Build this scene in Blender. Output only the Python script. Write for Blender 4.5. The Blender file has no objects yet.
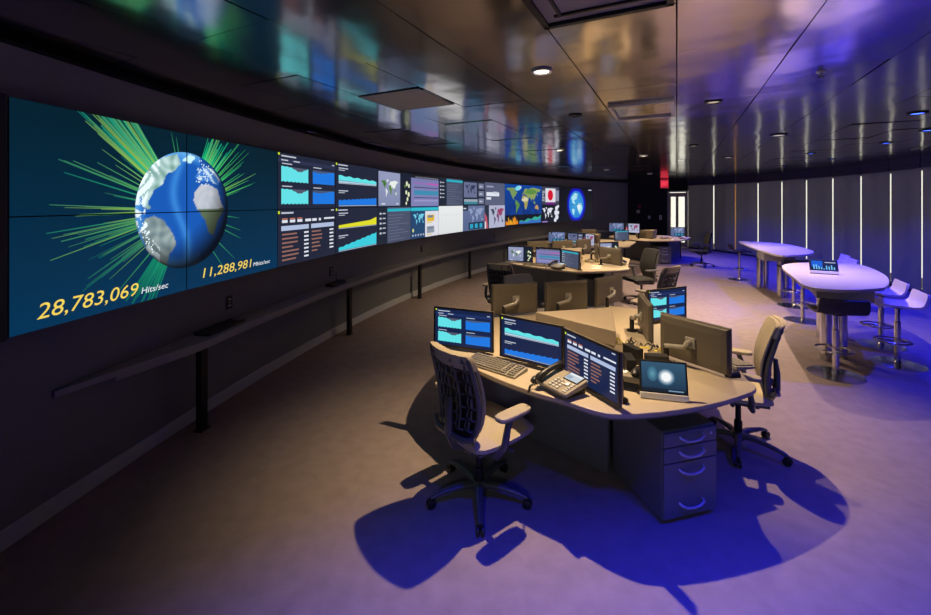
import bpy, bmesh, math, random
from mathutils import Vector, Matrix
from mathutils.geometry import tessellate_polygon
random.seed(7)
PI = math.pi
sin, cos, rad = math.sin, math.cos, math.radians
scene = bpy.context.scene
COL = scene.collection
CEIL = 2.85
DESK = 0.73

# ------------------------------------------------------------------ materials
MATS = {}
def lin(c):
    return tuple((v / 12.92 if v <= 0.04045 else ((v + 0.055) / 1.055) ** 2.4) for v in c)
def mat(name, col, rough=0.6, metal=0.0, noise=0.0, nscale=30.0, bump=0.0, bscale=200.0, coat=0.0, emit=None, estr=1.0, spec=0.5):
    if name in MATS: return MATS[name]
    m = bpy.data.materials.new(name); m.use_nodes = True
    nt = m.node_tree; b = nt.nodes['Principled BSDF']
    b.inputs['Roughness'].default_value = rough; b.inputs['Metallic'].default_value = metal
    b.inputs['Coat Weight'].default_value = coat
    b.inputs['Specular IOR Level'].default_value = spec
    tc = nt.nodes.new('ShaderNodeTexCoord')
    n = nt.nodes.new('ShaderNodeTexNoise'); n.inputs['Scale'].default_value = nscale; n.inputs['Detail'].default_value = 4
    nt.links.new(tc.outputs['Object'], n.inputs['Vector'])
    mx = nt.nodes.new('ShaderNodeMix'); mx.data_type = 'RGBA'
    mx.inputs['A'].default_value = (*[v * (1 - noise) for v in col], 1)
    mx.inputs['B'].default_value = (*[min(1, v * (1 + noise)) for v in col], 1)
    nt.links.new(n.outputs['Fac'], mx.inputs['Factor'])
    nt.links.new(mx.outputs['Result'], b.inputs['Base Color'])
    if bump:
        n2 = nt.nodes.new('ShaderNodeTexNoise'); n2.inputs['Scale'].default_value = bscale; n2.inputs['Detail'].default_value = 3
        nt.links.new(tc.outputs['Object'], n2.inputs['Vector'])
        bp = nt.nodes.new('ShaderNodeBump'); bp.inputs['Strength'].default_value = bump; bp.inputs['Distance'].default_value = 0.01
        nt.links.new(n2.outputs['Fac'], bp.inputs['Height']); nt.links.new(bp.outputs['Normal'], b.inputs['Normal'])
    if emit:
        b.inputs['Emission Color'].default_value = (*emit, 1); b.inputs['Emission Strength'].default_value = estr
    MATS[name] = m
    return m
def screen_mat(name, strength):
    m = bpy.data.materials.new(name); m.use_nodes = True; nt = m.node_tree; b = nt.nodes['Principled BSDF']
    b.inputs['Base Color'].default_value = (0.004, 0.004, 0.005, 1); b.inputs['Roughness'].default_value = 0.35
    b.inputs['Specular IOR Level'].default_value = 0.2
    a = nt.nodes.new('ShaderNodeAttribute'); a.attribute_name = 'pixels'
    nt.links.new(a.outputs['Color'], b.inputs['Emission Color']); b.inputs['Emission Strength'].default_value = strength
    return m
M_SCREEN = screen_mat('video_wall_image', 1.0)
M_MON = screen_mat('monitor_image', 1.0)
M_CARPET = mat('carpet', (0.26, 0.21, 0.20), 0.95, noise=0.22, nscale=9, bump=0.35, bscale=160, spec=0.1)
M_WALL = mat('wall_paint', (0.20, 0.215, 0.22), 0.85, noise=0.06, nscale=2, bump=0.05, spec=0.2)
M_WALLD = mat('wall_black', (0.012, 0.015, 0.017), 0.7, noise=0.05, spec=0.3)
M_COVE = mat('cove_black', (0.02, 0.02, 0.021), 0.8)
M_BASE = mat('baseboard_paint', (0.50, 0.54, 0.56), 0.6, noise=0.05)
M_LEDGE = mat('ledge_laminate', (0.30, 0.315, 0.33), 0.5, noise=0.05)
M_BLACK = mat('black_plastic', (0.012, 0.012, 0.014), 0.45, noise=0.1)
M_BLACKM = mat('black_metal', (0.015, 0.015, 0.017), 0.4, metal=0.3)
M_DARKG = mat('dark_grey_steel', (0.16, 0.17, 0.175), 0.45, metal=0.25, noise=0.06, nscale=5)
M_PANEL = mat('grey_desk_panel', (0.15, 0.158, 0.16), 0.6, noise=0.05, nscale=4)
M_DESK = mat('desk_laminate', (0.45, 0.375, 0.27), 0.45, noise=0.05, nscale=12)
M_TAUPE = mat('taupe_laminate', (0.25, 0.205, 0.15), 0.5, noise=0.05, nscale=10)
M_MBACK = mat('monitor_back_plastic', (0.10, 0.085, 0.065), 0.42, noise=0.04)
M_SILVER = mat('silver_metal', (0.62, 0.62, 0.62), 0.35, metal=0.5)
M_ARM = mat('monitor_arm_grey', (0.34, 0.32, 0.28), 0.4, metal=0.4)
M_CHROME = mat('brushed_chrome', (0.60, 0.60, 0.61), 0.22, metal=1.0)
M_FABRIC = mat('chair_fabric', (0.42, 0.36, 0.27), 0.9, noise=0.12, nscale=60, bump=0.2, bscale=500, spec=0.1)
M_DFABRIC = mat('dark_chair_fabric', (0.014, 0.014, 0.015), 0.9, noise=0.1, nscale=60, bump=0.2, bscale=500)
M_FRAME = mat('graphite_plastic', (0.085, 0.086, 0.09), 0.33, noise=0.08)
M_PAD = mat('arm_pad', (0.36, 0.31, 0.23), 0.6, noise=0.05)
M_KEY = mat('grey_keys', (0.20, 0.18, 0.15), 0.5)
M_KEYB = mat('keyboard_base', (0.26, 0.235, 0.19), 0.5)
M_PHONE = mat('phone_plastic', (0.28, 0.25, 0.20), 0.4)
M_WHITE = mat('white_plastic', (0.75, 0.74, 0.72), 0.4)
M_PAPER = mat('paper', (0.8, 0.78, 0.72), 0.8)
M_TABLE = mat('white_table_laminate', (0.50, 0.455, 0.43), 0.35, noise=0.03)
M_STOOLW = mat('white_stool_shell', (0.66, 0.60, 0.64), 0.3)
M_STOOLD = mat('dark_stool_shell', (0.018, 0.017, 0.024), 0.4)
M_SHADE = mat('window_shade_cloth', (0.10, 0.105, 0.12), 0.75, noise=0.06, nscale=3, bump=0.1, bscale=300, coat=0.06)
def shade_cloth():
    m = M_SHADE; nt = m.node_tree; b = nt.nodes['Principled BSDF']; out = nt.nodes['Material Output']
    t = nt.nodes.new('ShaderNodeBsdfTranslucent'); t.inputs['Color'].default_value = (.21, .20, .22, 1)
    ad = nt.nodes.new('ShaderNodeAddShader'); nt.links.new(b.outputs[0], ad.inputs[0]); nt.links.new(t.outputs[0], ad.inputs[1]); nt.links.new(ad.outputs[0], out.inputs['Surface'])
shade_cloth()
M_VAL = mat('window_header', (0.045, 0.046, 0.055), 0.6)
M_TILE = mat('acoustic_tile', (0.42, 0.42, 0.40), 0.9, noise=0.05)
M_LITWARM = mat('lit_warm_lens', (0.9, 0.85, 0.75), 0.4, emit=(1.0, 0.85, 0.62), estr=9)
M_DIM = mat('dim_lens', (0.3, 0.28, 0.25), 0.4, emit=(1.0, 0.85, 0.62), estr=.5)
M_LITBLUE = mat('lit_blue_lens', (0.1, 0.1, 0.6), 0.4, emit=(0.05, 0.12, 1.0), estr=5)
M_RED = mat('red_plastic', (0.5, 0.03, 0.03), 0.5)
M_SIGN = mat('sign_letters', (0.9, 0.1, 0.12), 0.5, emit=(1.0, 0.05, 0.09), estr=1.6)
M_SIGNB = mat('sign_face', (0.25, 0.02, 0.03), 0.5, emit=(0.75, 0.03, 0.06), estr=0.55)
M_YELLOW = mat('yellow_cable', (0.65, 0.55, 0.06), 0.5)
M_CABLE = mat('tan_cable', (0.38, 0.33, 0.25), 0.5)
M_FRAMEAL = mat('aluminium_frame', (0.45, 0.44, 0.42), 0.4, metal=0.6)
M_DOORF = mat('door_wood', (0.62, 0.53, 0.36), 0.5, noise=0.1)
M_ORANGE = mat('exterior_orange_render', (0.95, 0.42, 0.10), 0.8, noise=0.1)

def metal_ceiling():
    m = bpy.data.materials.new('ceiling_metal'); m.use_nodes = True; nt = m.node_tree; b = nt.nodes['Principled BSDF']
    b.inputs['Base Color'].default_value = (0.56, 0.51, 0.50, 1); b.inputs['Metallic'].default_value = 1.0
    tc = nt.nodes.new('ShaderNodeTexCoord'); mp = nt.nodes.new('ShaderNodeMapping')
    mp.inputs['Rotation'].default_value = (0, 0, rad(26.7)); mp.inputs['Scale'].default_value = (1.0, 1.0, 1)
    nt.links.new(tc.outputs['Object'], mp.inputs['Vector'])
    n = nt.nodes.new('ShaderNodeTexNoise'); n.inputs['Scale'].default_value = 2.2; n.inputs['Detail'].default_value = 1.5
    nt.links.new(mp.outputs['Vector'], n.inputs['Vector'])
    bp = nt.nodes.new('ShaderNodeBump'); bp.inputs['Strength'].default_value = 0.35; bp.inputs['Distance'].default_value = 0.02
    nt.links.new(n.outputs['Fac'], bp.inputs['Height']); nt.links.new(bp.outputs['Normal'], b.inputs['Normal'])
    n2 = nt.nodes.new('ShaderNodeTexNoise'); n2.inputs['Scale'].default_value = 0.9
    nt.links.new(mp.outputs['Vector'], n2.inputs['Vector'])
    mr = nt.nodes.new('ShaderNodeMapRange'); mr.inputs['To Min'].default_value = 0.09; mr.inputs['To Max'].default_value = 0.19
    nt.links.new(n2.outputs['Fac'], mr.inputs['Value']); nt.links.new(mr.outputs['Result'], b.inputs['Roughness'])
    return m
M_CEIL = metal_ceiling()
def glass_mat():
    m = bpy.data.materials.new('window_glass'); m.use_nodes = True; nt = m.node_tree
    nt.nodes.remove(nt.nodes['Principled BSDF']); out = nt.nodes['Material Output']
    t = nt.nodes.new('ShaderNodeBsdfTransparent'); t.inputs['Color'].default_value = (0.93, 0.96, 0.95, 1)
    g = nt.nodes.new('ShaderNodeBsdfGlossy'); g.inputs['Roughness'].default_value = 0.02
    mx = nt.nodes.new('ShaderNodeMixShader'); mx.inputs['Fac'].default_value = 0.07
    nt.links.new(t.outputs[0], mx.inputs[1]); nt.links.new(g.outputs[0], mx.inputs[2]); nt.links.new(mx.outputs[0], out.inputs['Surface'])
    return m
M_GLASS = glass_mat()

# ------------------------------------------------------------------ mesh builder
class MB:
    def __init__(s): s.v = []; s.f = []; s.M = None
    def add(s, vs, fs, M=None):
        o = len(s.v)
        if M is not None: vs = [M @ Vector(p) for p in vs]
        s.v += [tuple(p) for p in vs]; s.f += [[i + o for i in f] for f in fs]; return s
    def box(s, c, d, M=None):
        x, y, z = c; a, b, h = d[0] / 2, d[1] / 2, d[2] / 2
        vs = [(x - a, y - b, z - h), (x + a, y - b, z - h), (x + a, y + b, z - h), (x - a, y + b, z - h),
              (x - a, y - b, z + h), (x + a, y - b, z + h), (x + a, y + b, z + h), (x - a, y + b, z + h)]
        return s.add(vs, [[0, 3, 2, 1], [4, 5, 6, 7], [0, 1, 5, 4], [1, 2, 6, 5], [2, 3, 7, 6], [3, 0, 4, 7]], M)
    def prism(s, poly, z0, z1, M=None):
        n = len(poly)
        ar = sum(poly[i][0] * poly[(i + 1) % n][1] - poly[(i + 1) % n][0] * poly[i][1] for i in range(n))
        if ar < 0: poly = poly[::-1]
        vs = [(p[0], p[1], z0) for p in poly] + [(p[0], p[1], z1) for p in poly]
        fs = [list(range(n))[::-1], list(range(n, 2 * n))] + [[i, (i + 1) % n, n + (i + 1) % n, n + i] for i in range(n)]
        return s.add(vs, fs, M)
    def loft(s, rings, closed=True, caps=True, M=None):
        n = len(rings[0]); vs = [p for r in rings for p in r]; fs = []
        for k in range(len(rings) - 1):
            for i in range(n if closed else n - 1):
                j = (i + 1) % n
                fs.append([k * n + i, k * n + j, (k + 1) * n + j, (k + 1) * n + i])
        if caps and closed: fs.append(list(range(n))[::-1]); fs.append([(len(rings) - 1) * n + i for i in range(n)])
        return s.add(vs, fs, M)
    def tube(s, pts, r, n=8, M=None, flat=1.0):
        pts = [Vector(p) for p in pts]; m = len(pts)
        rs = r if isinstance(r, (list, tuple)) else [r] * m
        rings = []; prev = None
        for i, p in enumerate(pts):
            t = (pts[min(i + 1, m - 1)] - pts[max(i - 1, 0)]).normalized()
            if prev is None:
                up = Vector((0, 0, 1)) if abs(t.z) < 0.9 else Vector((0, 1, 0))
                a = t.cross(up).normalized()
            else:
                a = (prev - t * prev.dot(t)).normalized()
            prev = a; b = t.cross(a)
            rings.append([p + a * (rs[i] * cos(2 * PI * k / n)) + b * (rs[i] * flat * sin(2 * PI * k / n)) for k in range(n)])
        return s.loft(rings, M=M)
    def lathe(s, prof, n=24, c=(0, 0, 0), M=None):
        rings = [[(c[0] + r * cos(2 * PI * k / n), c[1] + r * sin(2 * PI * k / n), c[2] + z) for k in range(n)] for r, z in prof]
        return s.loft(rings, M=M)
    def build(s, name, m, parent=None, smooth=None, bevel=0.0, seg=2, sub=0, loc=None, rz=0.0):
        me = bpy.data.meshes.new(name); me.from_pydata(s.v, [], s.f); me.update()
        bm = bmesh.new(); bm.from_mesh(me); bmesh.ops.recalc_face_normals(bm, faces=bm.faces); bm.to_mesh(me); bm.free()
        me.materials.append(m)
        if smooth is not None:
            me.shade_smooth(); me.set_sharp_from_angle(angle=rad(smooth))
        o = bpy.data.objects.new(name, me); COL.objects.link(o)
        if parent is not None: o.parent = parent
        if bevel:
            b = o.modifiers.new('bevel', 'BEVEL'); b.width = bevel; b.segments = seg; b.limit_method = 'ANGLE'; b.angle_limit = rad(40)
        if sub:
            d = o.modifiers.new('subsurf', 'SUBSURF'); d.levels = sub; d.render_levels = sub
        if loc is not None: o.location = loc; o.rotation_euler.z = rz
        return o
def tag(o, label=None, cat=None, group=None, kind=None):
    if label: o['label'] = label
    if cat: o['category'] = cat
    if group: o['group'] = group
    if kind: o['kind'] = kind
    return o
def thing(name, label, cat, loc=(0, 0, 0), rz=0.0, group=None):
    o = bpy.data.objects.new(name, None); COL.objects.link(o); o.empty_display_size = 0.1
    o.location = loc; o.rotation_euler.z = rz
    return tag(o, label, cat, group)
def struct(o): o['kind'] = 'structure'; return o
def dup(o, loc=None, rz=None, label=None, group=None, parent=None):
    c = o.copy(); COL.objects.link(c)
    if parent is not None: c.parent = parent
    if loc is not None: c.location = loc
    if rz is not None: c.rotation_euler.z = rz
    if label: c['label'] = label
    if group: c['group'] = group
    for ch in list(o.children): dup(ch, parent=c)
    return c
def Rz(a): return Matrix.Rotation(a, 4, 'Z')
def Tr(*p): return Matrix.Translation(p)

# ------------------------------------------------------------------ screen graphics (vector shapes with their own colours)
_txt = {}
def text_tris(sx):
    if sx in _txt: return _txt[sx]
    cu = bpy.data.curves.new('lettering', 'FONT'); cu.body = sx; cu.size = 1.0; cu.resolution_u = 3
    ob = bpy.data.objects.new('lettering', cu); COL.objects.link(ob)
    dg = bpy.context.evaluated_depsgraph_get(); me = ob.evaluated_get(dg).to_mesh()
    me.calc_loop_triangles()
    tr = [[(me.vertices[i].co.x, me.vertices[i].co.y) for i in t.vertices] for t in me.loop_triangles]
    w = max((p[0] for t in tr for p in t), default=1)
    ob.evaluated_get(dg).to_mesh_clear(); bpy.data.objects.remove(ob); bpy.data.curves.remove(cu)
    _txt[sx] = (tr, w); return _txt[sx]
class Canvas:
    def __init__(s, w, h): s.w = w; s.h = h; s.p = []
    def poly(s, pts, c, L=1):
        cs = c if isinstance(c, list) else [c] * len(pts)
        s.p.append((pts, cs, L))
    def shape(s, pts, c, L=1):
        for t in tessellate_polygon([[Vector((x, y, 0)) for x, y in pts]]):
            s.poly([pts[i] for i in t], c, L)
    def rect(s, x, y, w, h, c, L=1, c2=None):     # c bottom, c2 top
        s.poly([(x, y), (x + w, y), (x + w, y + h), (x, y + h)], [c, c, c2 or c, c2 or c], L)
    def line(s, a, b, w0, w1, c0, c1, L=2):
        d = Vector((b[0] - a[0], b[1] - a[1])); n = Vector((-d.y, d.x)).normalized()
        s.poly([(a[0] - n.x * w0 / 2, a[1] - n.y * w0 / 2), (b[0] - n.x * w1 / 2, b[1] - n.y * w1 / 2),
                (b[0] + n.x * w1 / 2, b[1] + n.y * w1 / 2), (a[0] + n.x * w0 / 2, a[1] + n.y * w0 / 2)], [c0, c1, c1, c0], L)
    def area(s, x, y, w, fn, c, n=24, L=2, base=None):
        for i in range(n):
            a, b = i / n, (i + 1) / n; ba = base(a) if base else 0; bb = base(b) if base else 0
            s.poly([(x + a * w, y + ba), (x + b * w, y + bb), (x + b * w, y + fn(b)), (x + a * w, y + fn(a))], c, L)
    def disc(s, x, y, rx, ry, c, L=2, n=28, cin=None):
        for k in range(n):
            a, b = 2 * PI * k / n, 2 * PI * (k + 1) / n
            s.poly([(x, y), (x + rx * cos(a), y + ry * sin(a)), (x + rx * cos(b), y + ry * sin(b))], [cin or c, c, c], L)
    def text(s, x, y, sz, st, c, L=4, shear=0.0, width=None):
        tr, w = text_tris(st); kx = sz if width is None else width / w
        for t in tr: s.poly([(x + kx * px + shear * sz * py, y + sz * py) for px, py in t], c, L)
    def bars(s, x, y, w, h, n, c, rnd, fill=0.45):  # rows of small text, drawn as bars of uneven length
        for i in range(n):
            s.rect(x, y + h - (i + 1) * h / n, w * rnd.uniform(0.55, 1.0), h / n * fill, c, 3)
    def build(s, name, x0, x1, y0, y1, m, parent, front=-0.0005):
        V = []; F = []; C = []
        cx, cy = (x0 + x1) / 2, (y0 + y1) / 2
        def clip(P, ax, lim, sg):
            out = []
            for i in range(len(P)):
                a, b = P[i], P[(i + 1) % len(P)]
                da, db = (a[ax] - lim) * sg, (b[ax] - lim) * sg
                if da >= 0: out.append(a)
                if (da >= 0) != (db >= 0):
                    t = da / (da - db); out.append(tuple(a[k] + (b[k] - a[k]) * t for k in range(5)))
            return out
        for pts, cs, L in s.p:
            P = [(p[0], p[1], c[0], c[1], c[2]) for p, c in zip(pts, cs)]
            for ax, lim, sg in ((0, x0, 1), (0, x1, -1), (1, y0, 1), (1, y1, -1)):
                if P: P = clip(P, ax, lim, sg)
            if len(P) < 3: continue
            A = sum(P[i][0] * P[(i + 1) % len(P)][1] - P[(i + 1) % len(P)][0] * P[i][1] for i in range(len(P)))
            if abs(A) < 1e-9: continue
            if A < 0: P = P[::-1]
            o = len(V)
            for q in P: V.append((q[0] - cx, front - L * 0.0006, q[1] - cy)); C.append((*lin(q[2:5]), 1.0))
            F.append(list(range(o, o + len(P))))
        me = bpy.data.meshes.new(name); me.from_pydata(V, [], F); me.update()
        at = me.color_attributes.new('pixels', 'FLOAT_COLOR', 'POINT')
        at.data.foreach_set('color', [x for c in C for x in c])
        me.materials.append(m)
        o = bpy.data.objects.new(name, me); COL.objects.link(o); o.parent = parent
        return o
def rgb(r, g, b): return (r / 255, g / 255, b / 255)
LAND = [
 [(-165,62),(-150,70),(-125,70),(-95,72),(-82,66),(-78,55),(-60,50),(-66,44),(-75,38),(-81,30),(-81,25),(-90,30),(-97,26),(-95,18),(-87,16),(-83,9),(-92,14),(-105,20),(-113,30),(-124,42),(-130,54),(-150,60)],
 [(-55,60),(-45,60),(-22,70),(-20,80),(-40,83),(-60,80),(-52,70)],
 [(-78,8),(-70,12),(-60,8),(-50,0),(-35,-7),(-40,-20),(-48,-26),(-58,-36),(-65,-45),(-68,-54),(-74,-50),(-72,-30),(-71,-18),(-80,-5)],
 [(-17,15),(-10,30),(0,36),(10,37),(20,32),(32,31),(38,18),(44,11),(51,11),(42,-2),(40,-15),(34,-25),(27,-34),(18,-34),(12,-18),(9,0),(5,5),(-8,5)],
 [(-9,38),(-8,44),(0,48),(5,54),(10,60),(15,69),(30,71),(45,67),(70,73),(100,77),(140,73),(178,68),(165,60),(158,53),(142,58),(135,48),(127,40),(120,32),(118,24),(108,20),(105,10),(100,14),(95,18),(88,21),(80,8),(73,18),(66,25),(56,26),(52,16),(44,13),(36,28),(36,36),(27,38),(22,38),(15,44),(10,44),(2,41)],
 [(115,-22),(122,-18),(130,-12),(137,-14),(142,-11),(147,-20),(153,-27),(150,-37),(140,-38),(130,-32),(116,-34)],
 [(96,5),(105,-6),(118,-9),(118,4),(109,6)], [(131,33),(137,36),(141,44),(144,43),(140,35)], [(-8,51),(-4,58),(1,52)],
]
def worldmap(cv, x, y, w, h, c, L=2, lon=(-170, 180), lat=(-58, 82), jit=None, rnd=None):
    for k, pl in enumerate(LAND):
        cc = c if not isinstance(c, list) else c[k % len(c)]
        cv.shape([(x + (a - lon[0]) / (lon[1] - lon[0]) * w, y + (b - lat[0]) / (lat[1] - lat[0]) * h) for a, b in pl], cc, L)
CY = rgb(100, 226, 232); BL = rgb(28, 120, 226); TX = rgb(190, 196, 210); DK = rgb(33, 38, 58); NV = rgb(28, 38, 70); WH = rgb(222, 226, 238)
def g_charts4(w, h, bg=DK, k=1.0):
    c = Canvas(w, h); r = random.Random(3); c.rect(0, 0, w, h, bg, 0)
    c.rect(0.0, h * 0.83, w, h * 0.07, tuple(v * 1.35 for v in bg)); c.rect(0, h * .95, w * .03, h * .04, rgb(200, 220, 40), 2)
    c.rect(w * .05, h * .93, w * .22, h * .025, TX, 2); c.rect(w * .05, h * .86, w * .1, h * .02, TX, 2); c.rect(w * .23, h * .86, w * .1, h * .02, TX, 2); c.rect(w * .92, h * .9, w * .05, h * .02, TX, 2)
    for j in range(2):
        y = h * (0.09 + 0.40 * (1 - j))
        c.rect(w * .06, y + h * .31, w * .15, h * .018, TX, 2); c.rect(w * .56, y + h * .31, w * .15, h * .018, TX, 2)
        c.rect(w * .05, y, w * .42, h * .27, rgb(84, 88, 108)); c.rect(w * .55, y, w * .42, h * .27, rgb(70, 86, 120))
        c.area(w * .05, y, w * .42, lambda t: h * (.27 - .075 * math.exp(-((t - .66) / .23) ** 2) + .006 * sin(40 * t)), CY, 26)
        c.area(w * .55, y, w * .42, lambda t: h * (.235 - .02 * sin(5 * t) + .008 * sin(70 * t)), BL, 26)
        for i in range(7): c.rect(w * (.07 + .058 * i), y - h * .02, w * .02, h * .012, bg, 3); c.rect(w * (.07 + .058 * i), y, w * .02, h * .012, bg, 3)
    return c
def g_table(w, h, bg=DK):
    c = Canvas(w, h); r = random.Random(5); c.rect(0, 0, w, h, bg, 0); c.rect(0, h * .92, w * .03, h * .05, rgb(200, 220, 40), 2); c.rect(w * .05, h * .92, w * .18, h * .03, TX, 2); c.rect(w * .9, h * .95, w * .06, h * .025, TX, 2)
    for i in range(3): c.rect(w * (.06 + .115 * i), h * .76, w * .08, h * .05, WH, 2); c.rect(w * (.06 + .115 * i), h * .82, w * .08, h * .02, rgb(200, 120, 90), 2)
    for i in range(3): c.rect(w * (.42 + .12 * i), h * .76, w * (.10, .08, .04)[i], h * .05, WH, 2)
    c.rect(w * .76, h * .78, w * .21, h * .035, WH, 2)
    c.rect(w * .05, h * .62, w * .43, h * .085, rgb(176, 190, 222)); c.rect(w * .52, h * .62, w * .44, h * .085, rgb(176, 190, 222))
    for i in range(7):
        y = h * (.54 - .075 * i)
        if i < 7: c.rect(w * .06, y, w * r.uniform(.16, .26), h * .028, rgb(150, 104, 92), 2); c.rect(w * .40, y, w * .075, h * .032, WH, 2)
        if i < 6: c.rect(w * .53, y, w * r.uniform(.09, .2), h * .028, rgb(150, 104, 92), 2); c.rect(w * .87, y, w * .08, h * .032, WH, 2)
    return c
def g_lines2(w, h, kind=0, bg=DK):
    c = Canvas(w, h); c.rect(0, 0, w, h, bg, 0); c.rect(0, h * .94, w * .03, h * .05, rgb(200, 220, 40), 2); c.rect(w * .05, h * .94, w * .2, h * .025, TX, 2)
    cols = [(CY, BL), (rgb(226, 222, 40), rgb(60, 205, 222))][kind]
    for j in range(2):
        y = h * (.56, .06)[j]; cc = cols[j]
        c.rect(w * .06, y + h * .31, w * .2, h * .022, TX, 2); c.rect(w * .06, y + h * .27, w * .13, h * .015, TX, 2)
        c.rect(w * .06, y - h * .02, w * .90, h * .012, rgb(190, 200, 215), 3)
        if kind == 0 and j == 0: c.area(w * .06, y, w * .9, lambda t: h * (.16 - .06 * t + .012 * sin(30 * t)), cc, 40, base=lambda t: h * (.055 - .035 * t)); c.area(w * .06, y, w * .9, lambda t: h * .045 * (1 - .6 * t), rgb(180, 210, 230), 10)
        elif kind == 0: c.area(w * .06, y, w * .9, lambda t: h * (.11 + .06 * t + .012 * sin(60 * t)), cc, 40)
        elif j == 0: c.area(w * .06, y, w * .9, lambda t: h * (.05 + .08 * t + .05 * max(0, t - .8) * 5 + .012 * abs(sin(50 * t))), cc, 50)
        else: c.area(w * .06, y, w * .9, lambda t: h * (.06 + .23 * t + .01 * sin(45 * t)), cc, 40)
    return c
def g_mapgrey(w, h):
    c = Canvas(w, h); c.rect(0, 0, w, h, rgb(24, 32, 48), 0); c.rect(w * .02, h * .03, w * .62, h * .92, rgb(128, 138, 172), 1, rgb(150, 156, 190))
    worldmap(c, w * .08, h * .25, w * .50, h * .5, [rgb(70, 120, 40), rgb(220, 226, 220), rgb(225, 230, 235), rgb(90, 130, 50), rgb(232, 238, 232), rgb(200, 210, 200)])
    c.rect(w * .1, h * .07, w * .1, h * .03, WH, 2); c.rect(w * .52, h * .07, w * .06, h * .03, WH, 2)
    for (x, y, s) in ((.86, .68, .07), (.93, .62, .06), (.84, .42, .06), (.92, .36, .07), (.88, .22, .06), (.84, .10, .05)): c.disc(w * x, h * y, w * s * .5, h * s * 1.1, rgb(222, 228, 190), 2, 9)
    c.disc(w * .80, h * .6, w * .02, h * .04, rgb(110, 160, 60), 3, 8)
    return c
def g_list(w, h, left=.26):
    c = Canvas(w, h); r = random.Random(9); c.rect(0, 0, w, h, rgb(30, 38, 55), 0); c.rect(w * left, 0, w * (1 - left - .01), h, rgb(72, 80, 104)); c.rect(w * left, h * .87, w * (1 - left - .01), h * .08, rgb(40, 176, 196), 2)
    for i in range(9): c.rect(w * (left + .03), h * (.76 - .085 * i), w * r.uniform(.3, .66), h * .02, rgb(104, 112, 136), 2)
    for i in range(5): c.rect(w * .05, h * (.80 - .13 * i), w * .05, h * .05, TX, 2); c.rect(w * .13, h * (.81 - .13 * i), w * .08, h * .03, TX, 2)
    return c
def g_bands(w, h):
    c = Canvas(w, h); r = random.Random(4); c.rect(0, 0, w, h, rgb(128, 130, 180), 0, rgb(120, 122, 172)); c.rect(0, h * .88, w, h * .12, rgb(26, 24, 34), 1)
    for i in range(12): c.disc(w * (.1 + .075 * i), h * (.9 + .04 * (i % 2)), w * .022, h * .035, rgb(20, 18, 26), 2, 7); c.rect(w * (.16 + .07 * i), h * .9, w * .03, h * .03, TX, 3)
    for y, cc, hh in ((.70, rgb(196, 80, 176), .05), (.58, rgb(70, 66, 110), .03), (.36, rgb(60, 140, 176), .14), (.26, rgb(60, 60, 110), .025), (.15, rgb(150, 150, 196), .06)): c.rect(w * .1, h * y, w * .88, h * hh, cc, 1)
    c.rect(w * .1, h * .70, w * .5, h * .05, rgb(150, 110, 180), 2)
    return c
def g_split(w, h):
    c = Canvas(w, h); c.rect(0, 0, w, h, rgb(36, 70, 110), 0); c.rect(0, h * .86, w, h * .1, rgb(40, 186, 204), 1)
    worldmap(c, w * .06, h * .42, w * .4, h * .36, rgb(110, 205, 230)); c.disc(w * .07, h * .26, w * .03, h * .06, rgb(200, 210, 130), 2, 10)
    for i in range(5): c.rect(w * (.04 + .09 * i), h * .08, w * .04, h * .05, TX, 2)
    c.rect(w * .48, 0, w * .52, h * .84, rgb(222, 222, 232), 1)
    for y in (.5, .12): c.rect(w * .54, h * y, w * .28, h * .22, rgb(226, 184, 50) if y > .3 else rgb(140, 150, 165), 2); c.rect(w * .57, h * (y + .12), w * .2, h * .08, rgb(120, 130, 150), 3); c.rect(w * .54, h * (y - .06), w * .2, h * .03, rgb(220, 190, 70), 3)
    return c
def g_white(w, h):
    c = Canvas(w, h); c.rect(0, 0, w, h, rgb(222, 226, 226), 0, rgb(232, 235, 236))
    for i in range(6): c.rect(w * (.12 + .15 * i), h * .12, w * .004, h * .62, rgb(196, 202, 200), 1)
    for i in range(30): c.rect(w * (.08 + .028 * i), h * .66 + h * .02 * sin(i), w * .02, h * .014, rgb(205, 208, 206), 2)
    return c
def g_tiles(w, h):
    c = Canvas(w, h); c.rect(0, 0, w, h, rgb(30, 36, 52), 0); c.rect(w * .04, h * .32, w * .58, h * .6, rgb(104, 112, 146)); worldmap(c, w * .08, h * .42, w * .5, h * .42, rgb(48, 54, 84))
    c.rect(w * .05, h * .05, w * .6, h * .2, rgb(60, 130, 150)); c.rect(w * .05, h * .15, w * .6, h * .1, rgb(150, 165, 180), 2)
    for i in range(3): c.rect(w * .7, h * (.68 - .31 * i), w * .26, h * .23, rgb(112, 118, 148)); c.rect(w * .74, h * (.76 - .31 * i), w * .14, h * .05, TX, 2)
    return c
def g_bluemap(w, h):
    c = Canvas(w, h); c.rect(0, 0, w, h, rgb(84, 100, 140), 0, rgb(98, 112, 152)); worldmap(c, w * .2, h * .28, w * .76, h * .64, rgb(142, 156, 192)); c.rect(0, h * .8, w * .22, h * .2, rgb(36, 42, 60), 2); c.rect(w * .02, h * .86, w * .12, h * .05, TX, 3)
    c.rect(w * .24, h * .04, w * .72, h * .28, rgb(30, 44, 70), 3)
    for i in range(3): c.rect(w * (.30 + .22 * i), h * .08, w * .14, h * .18, rgb(40, 160, 196), 4)
    return c
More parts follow.
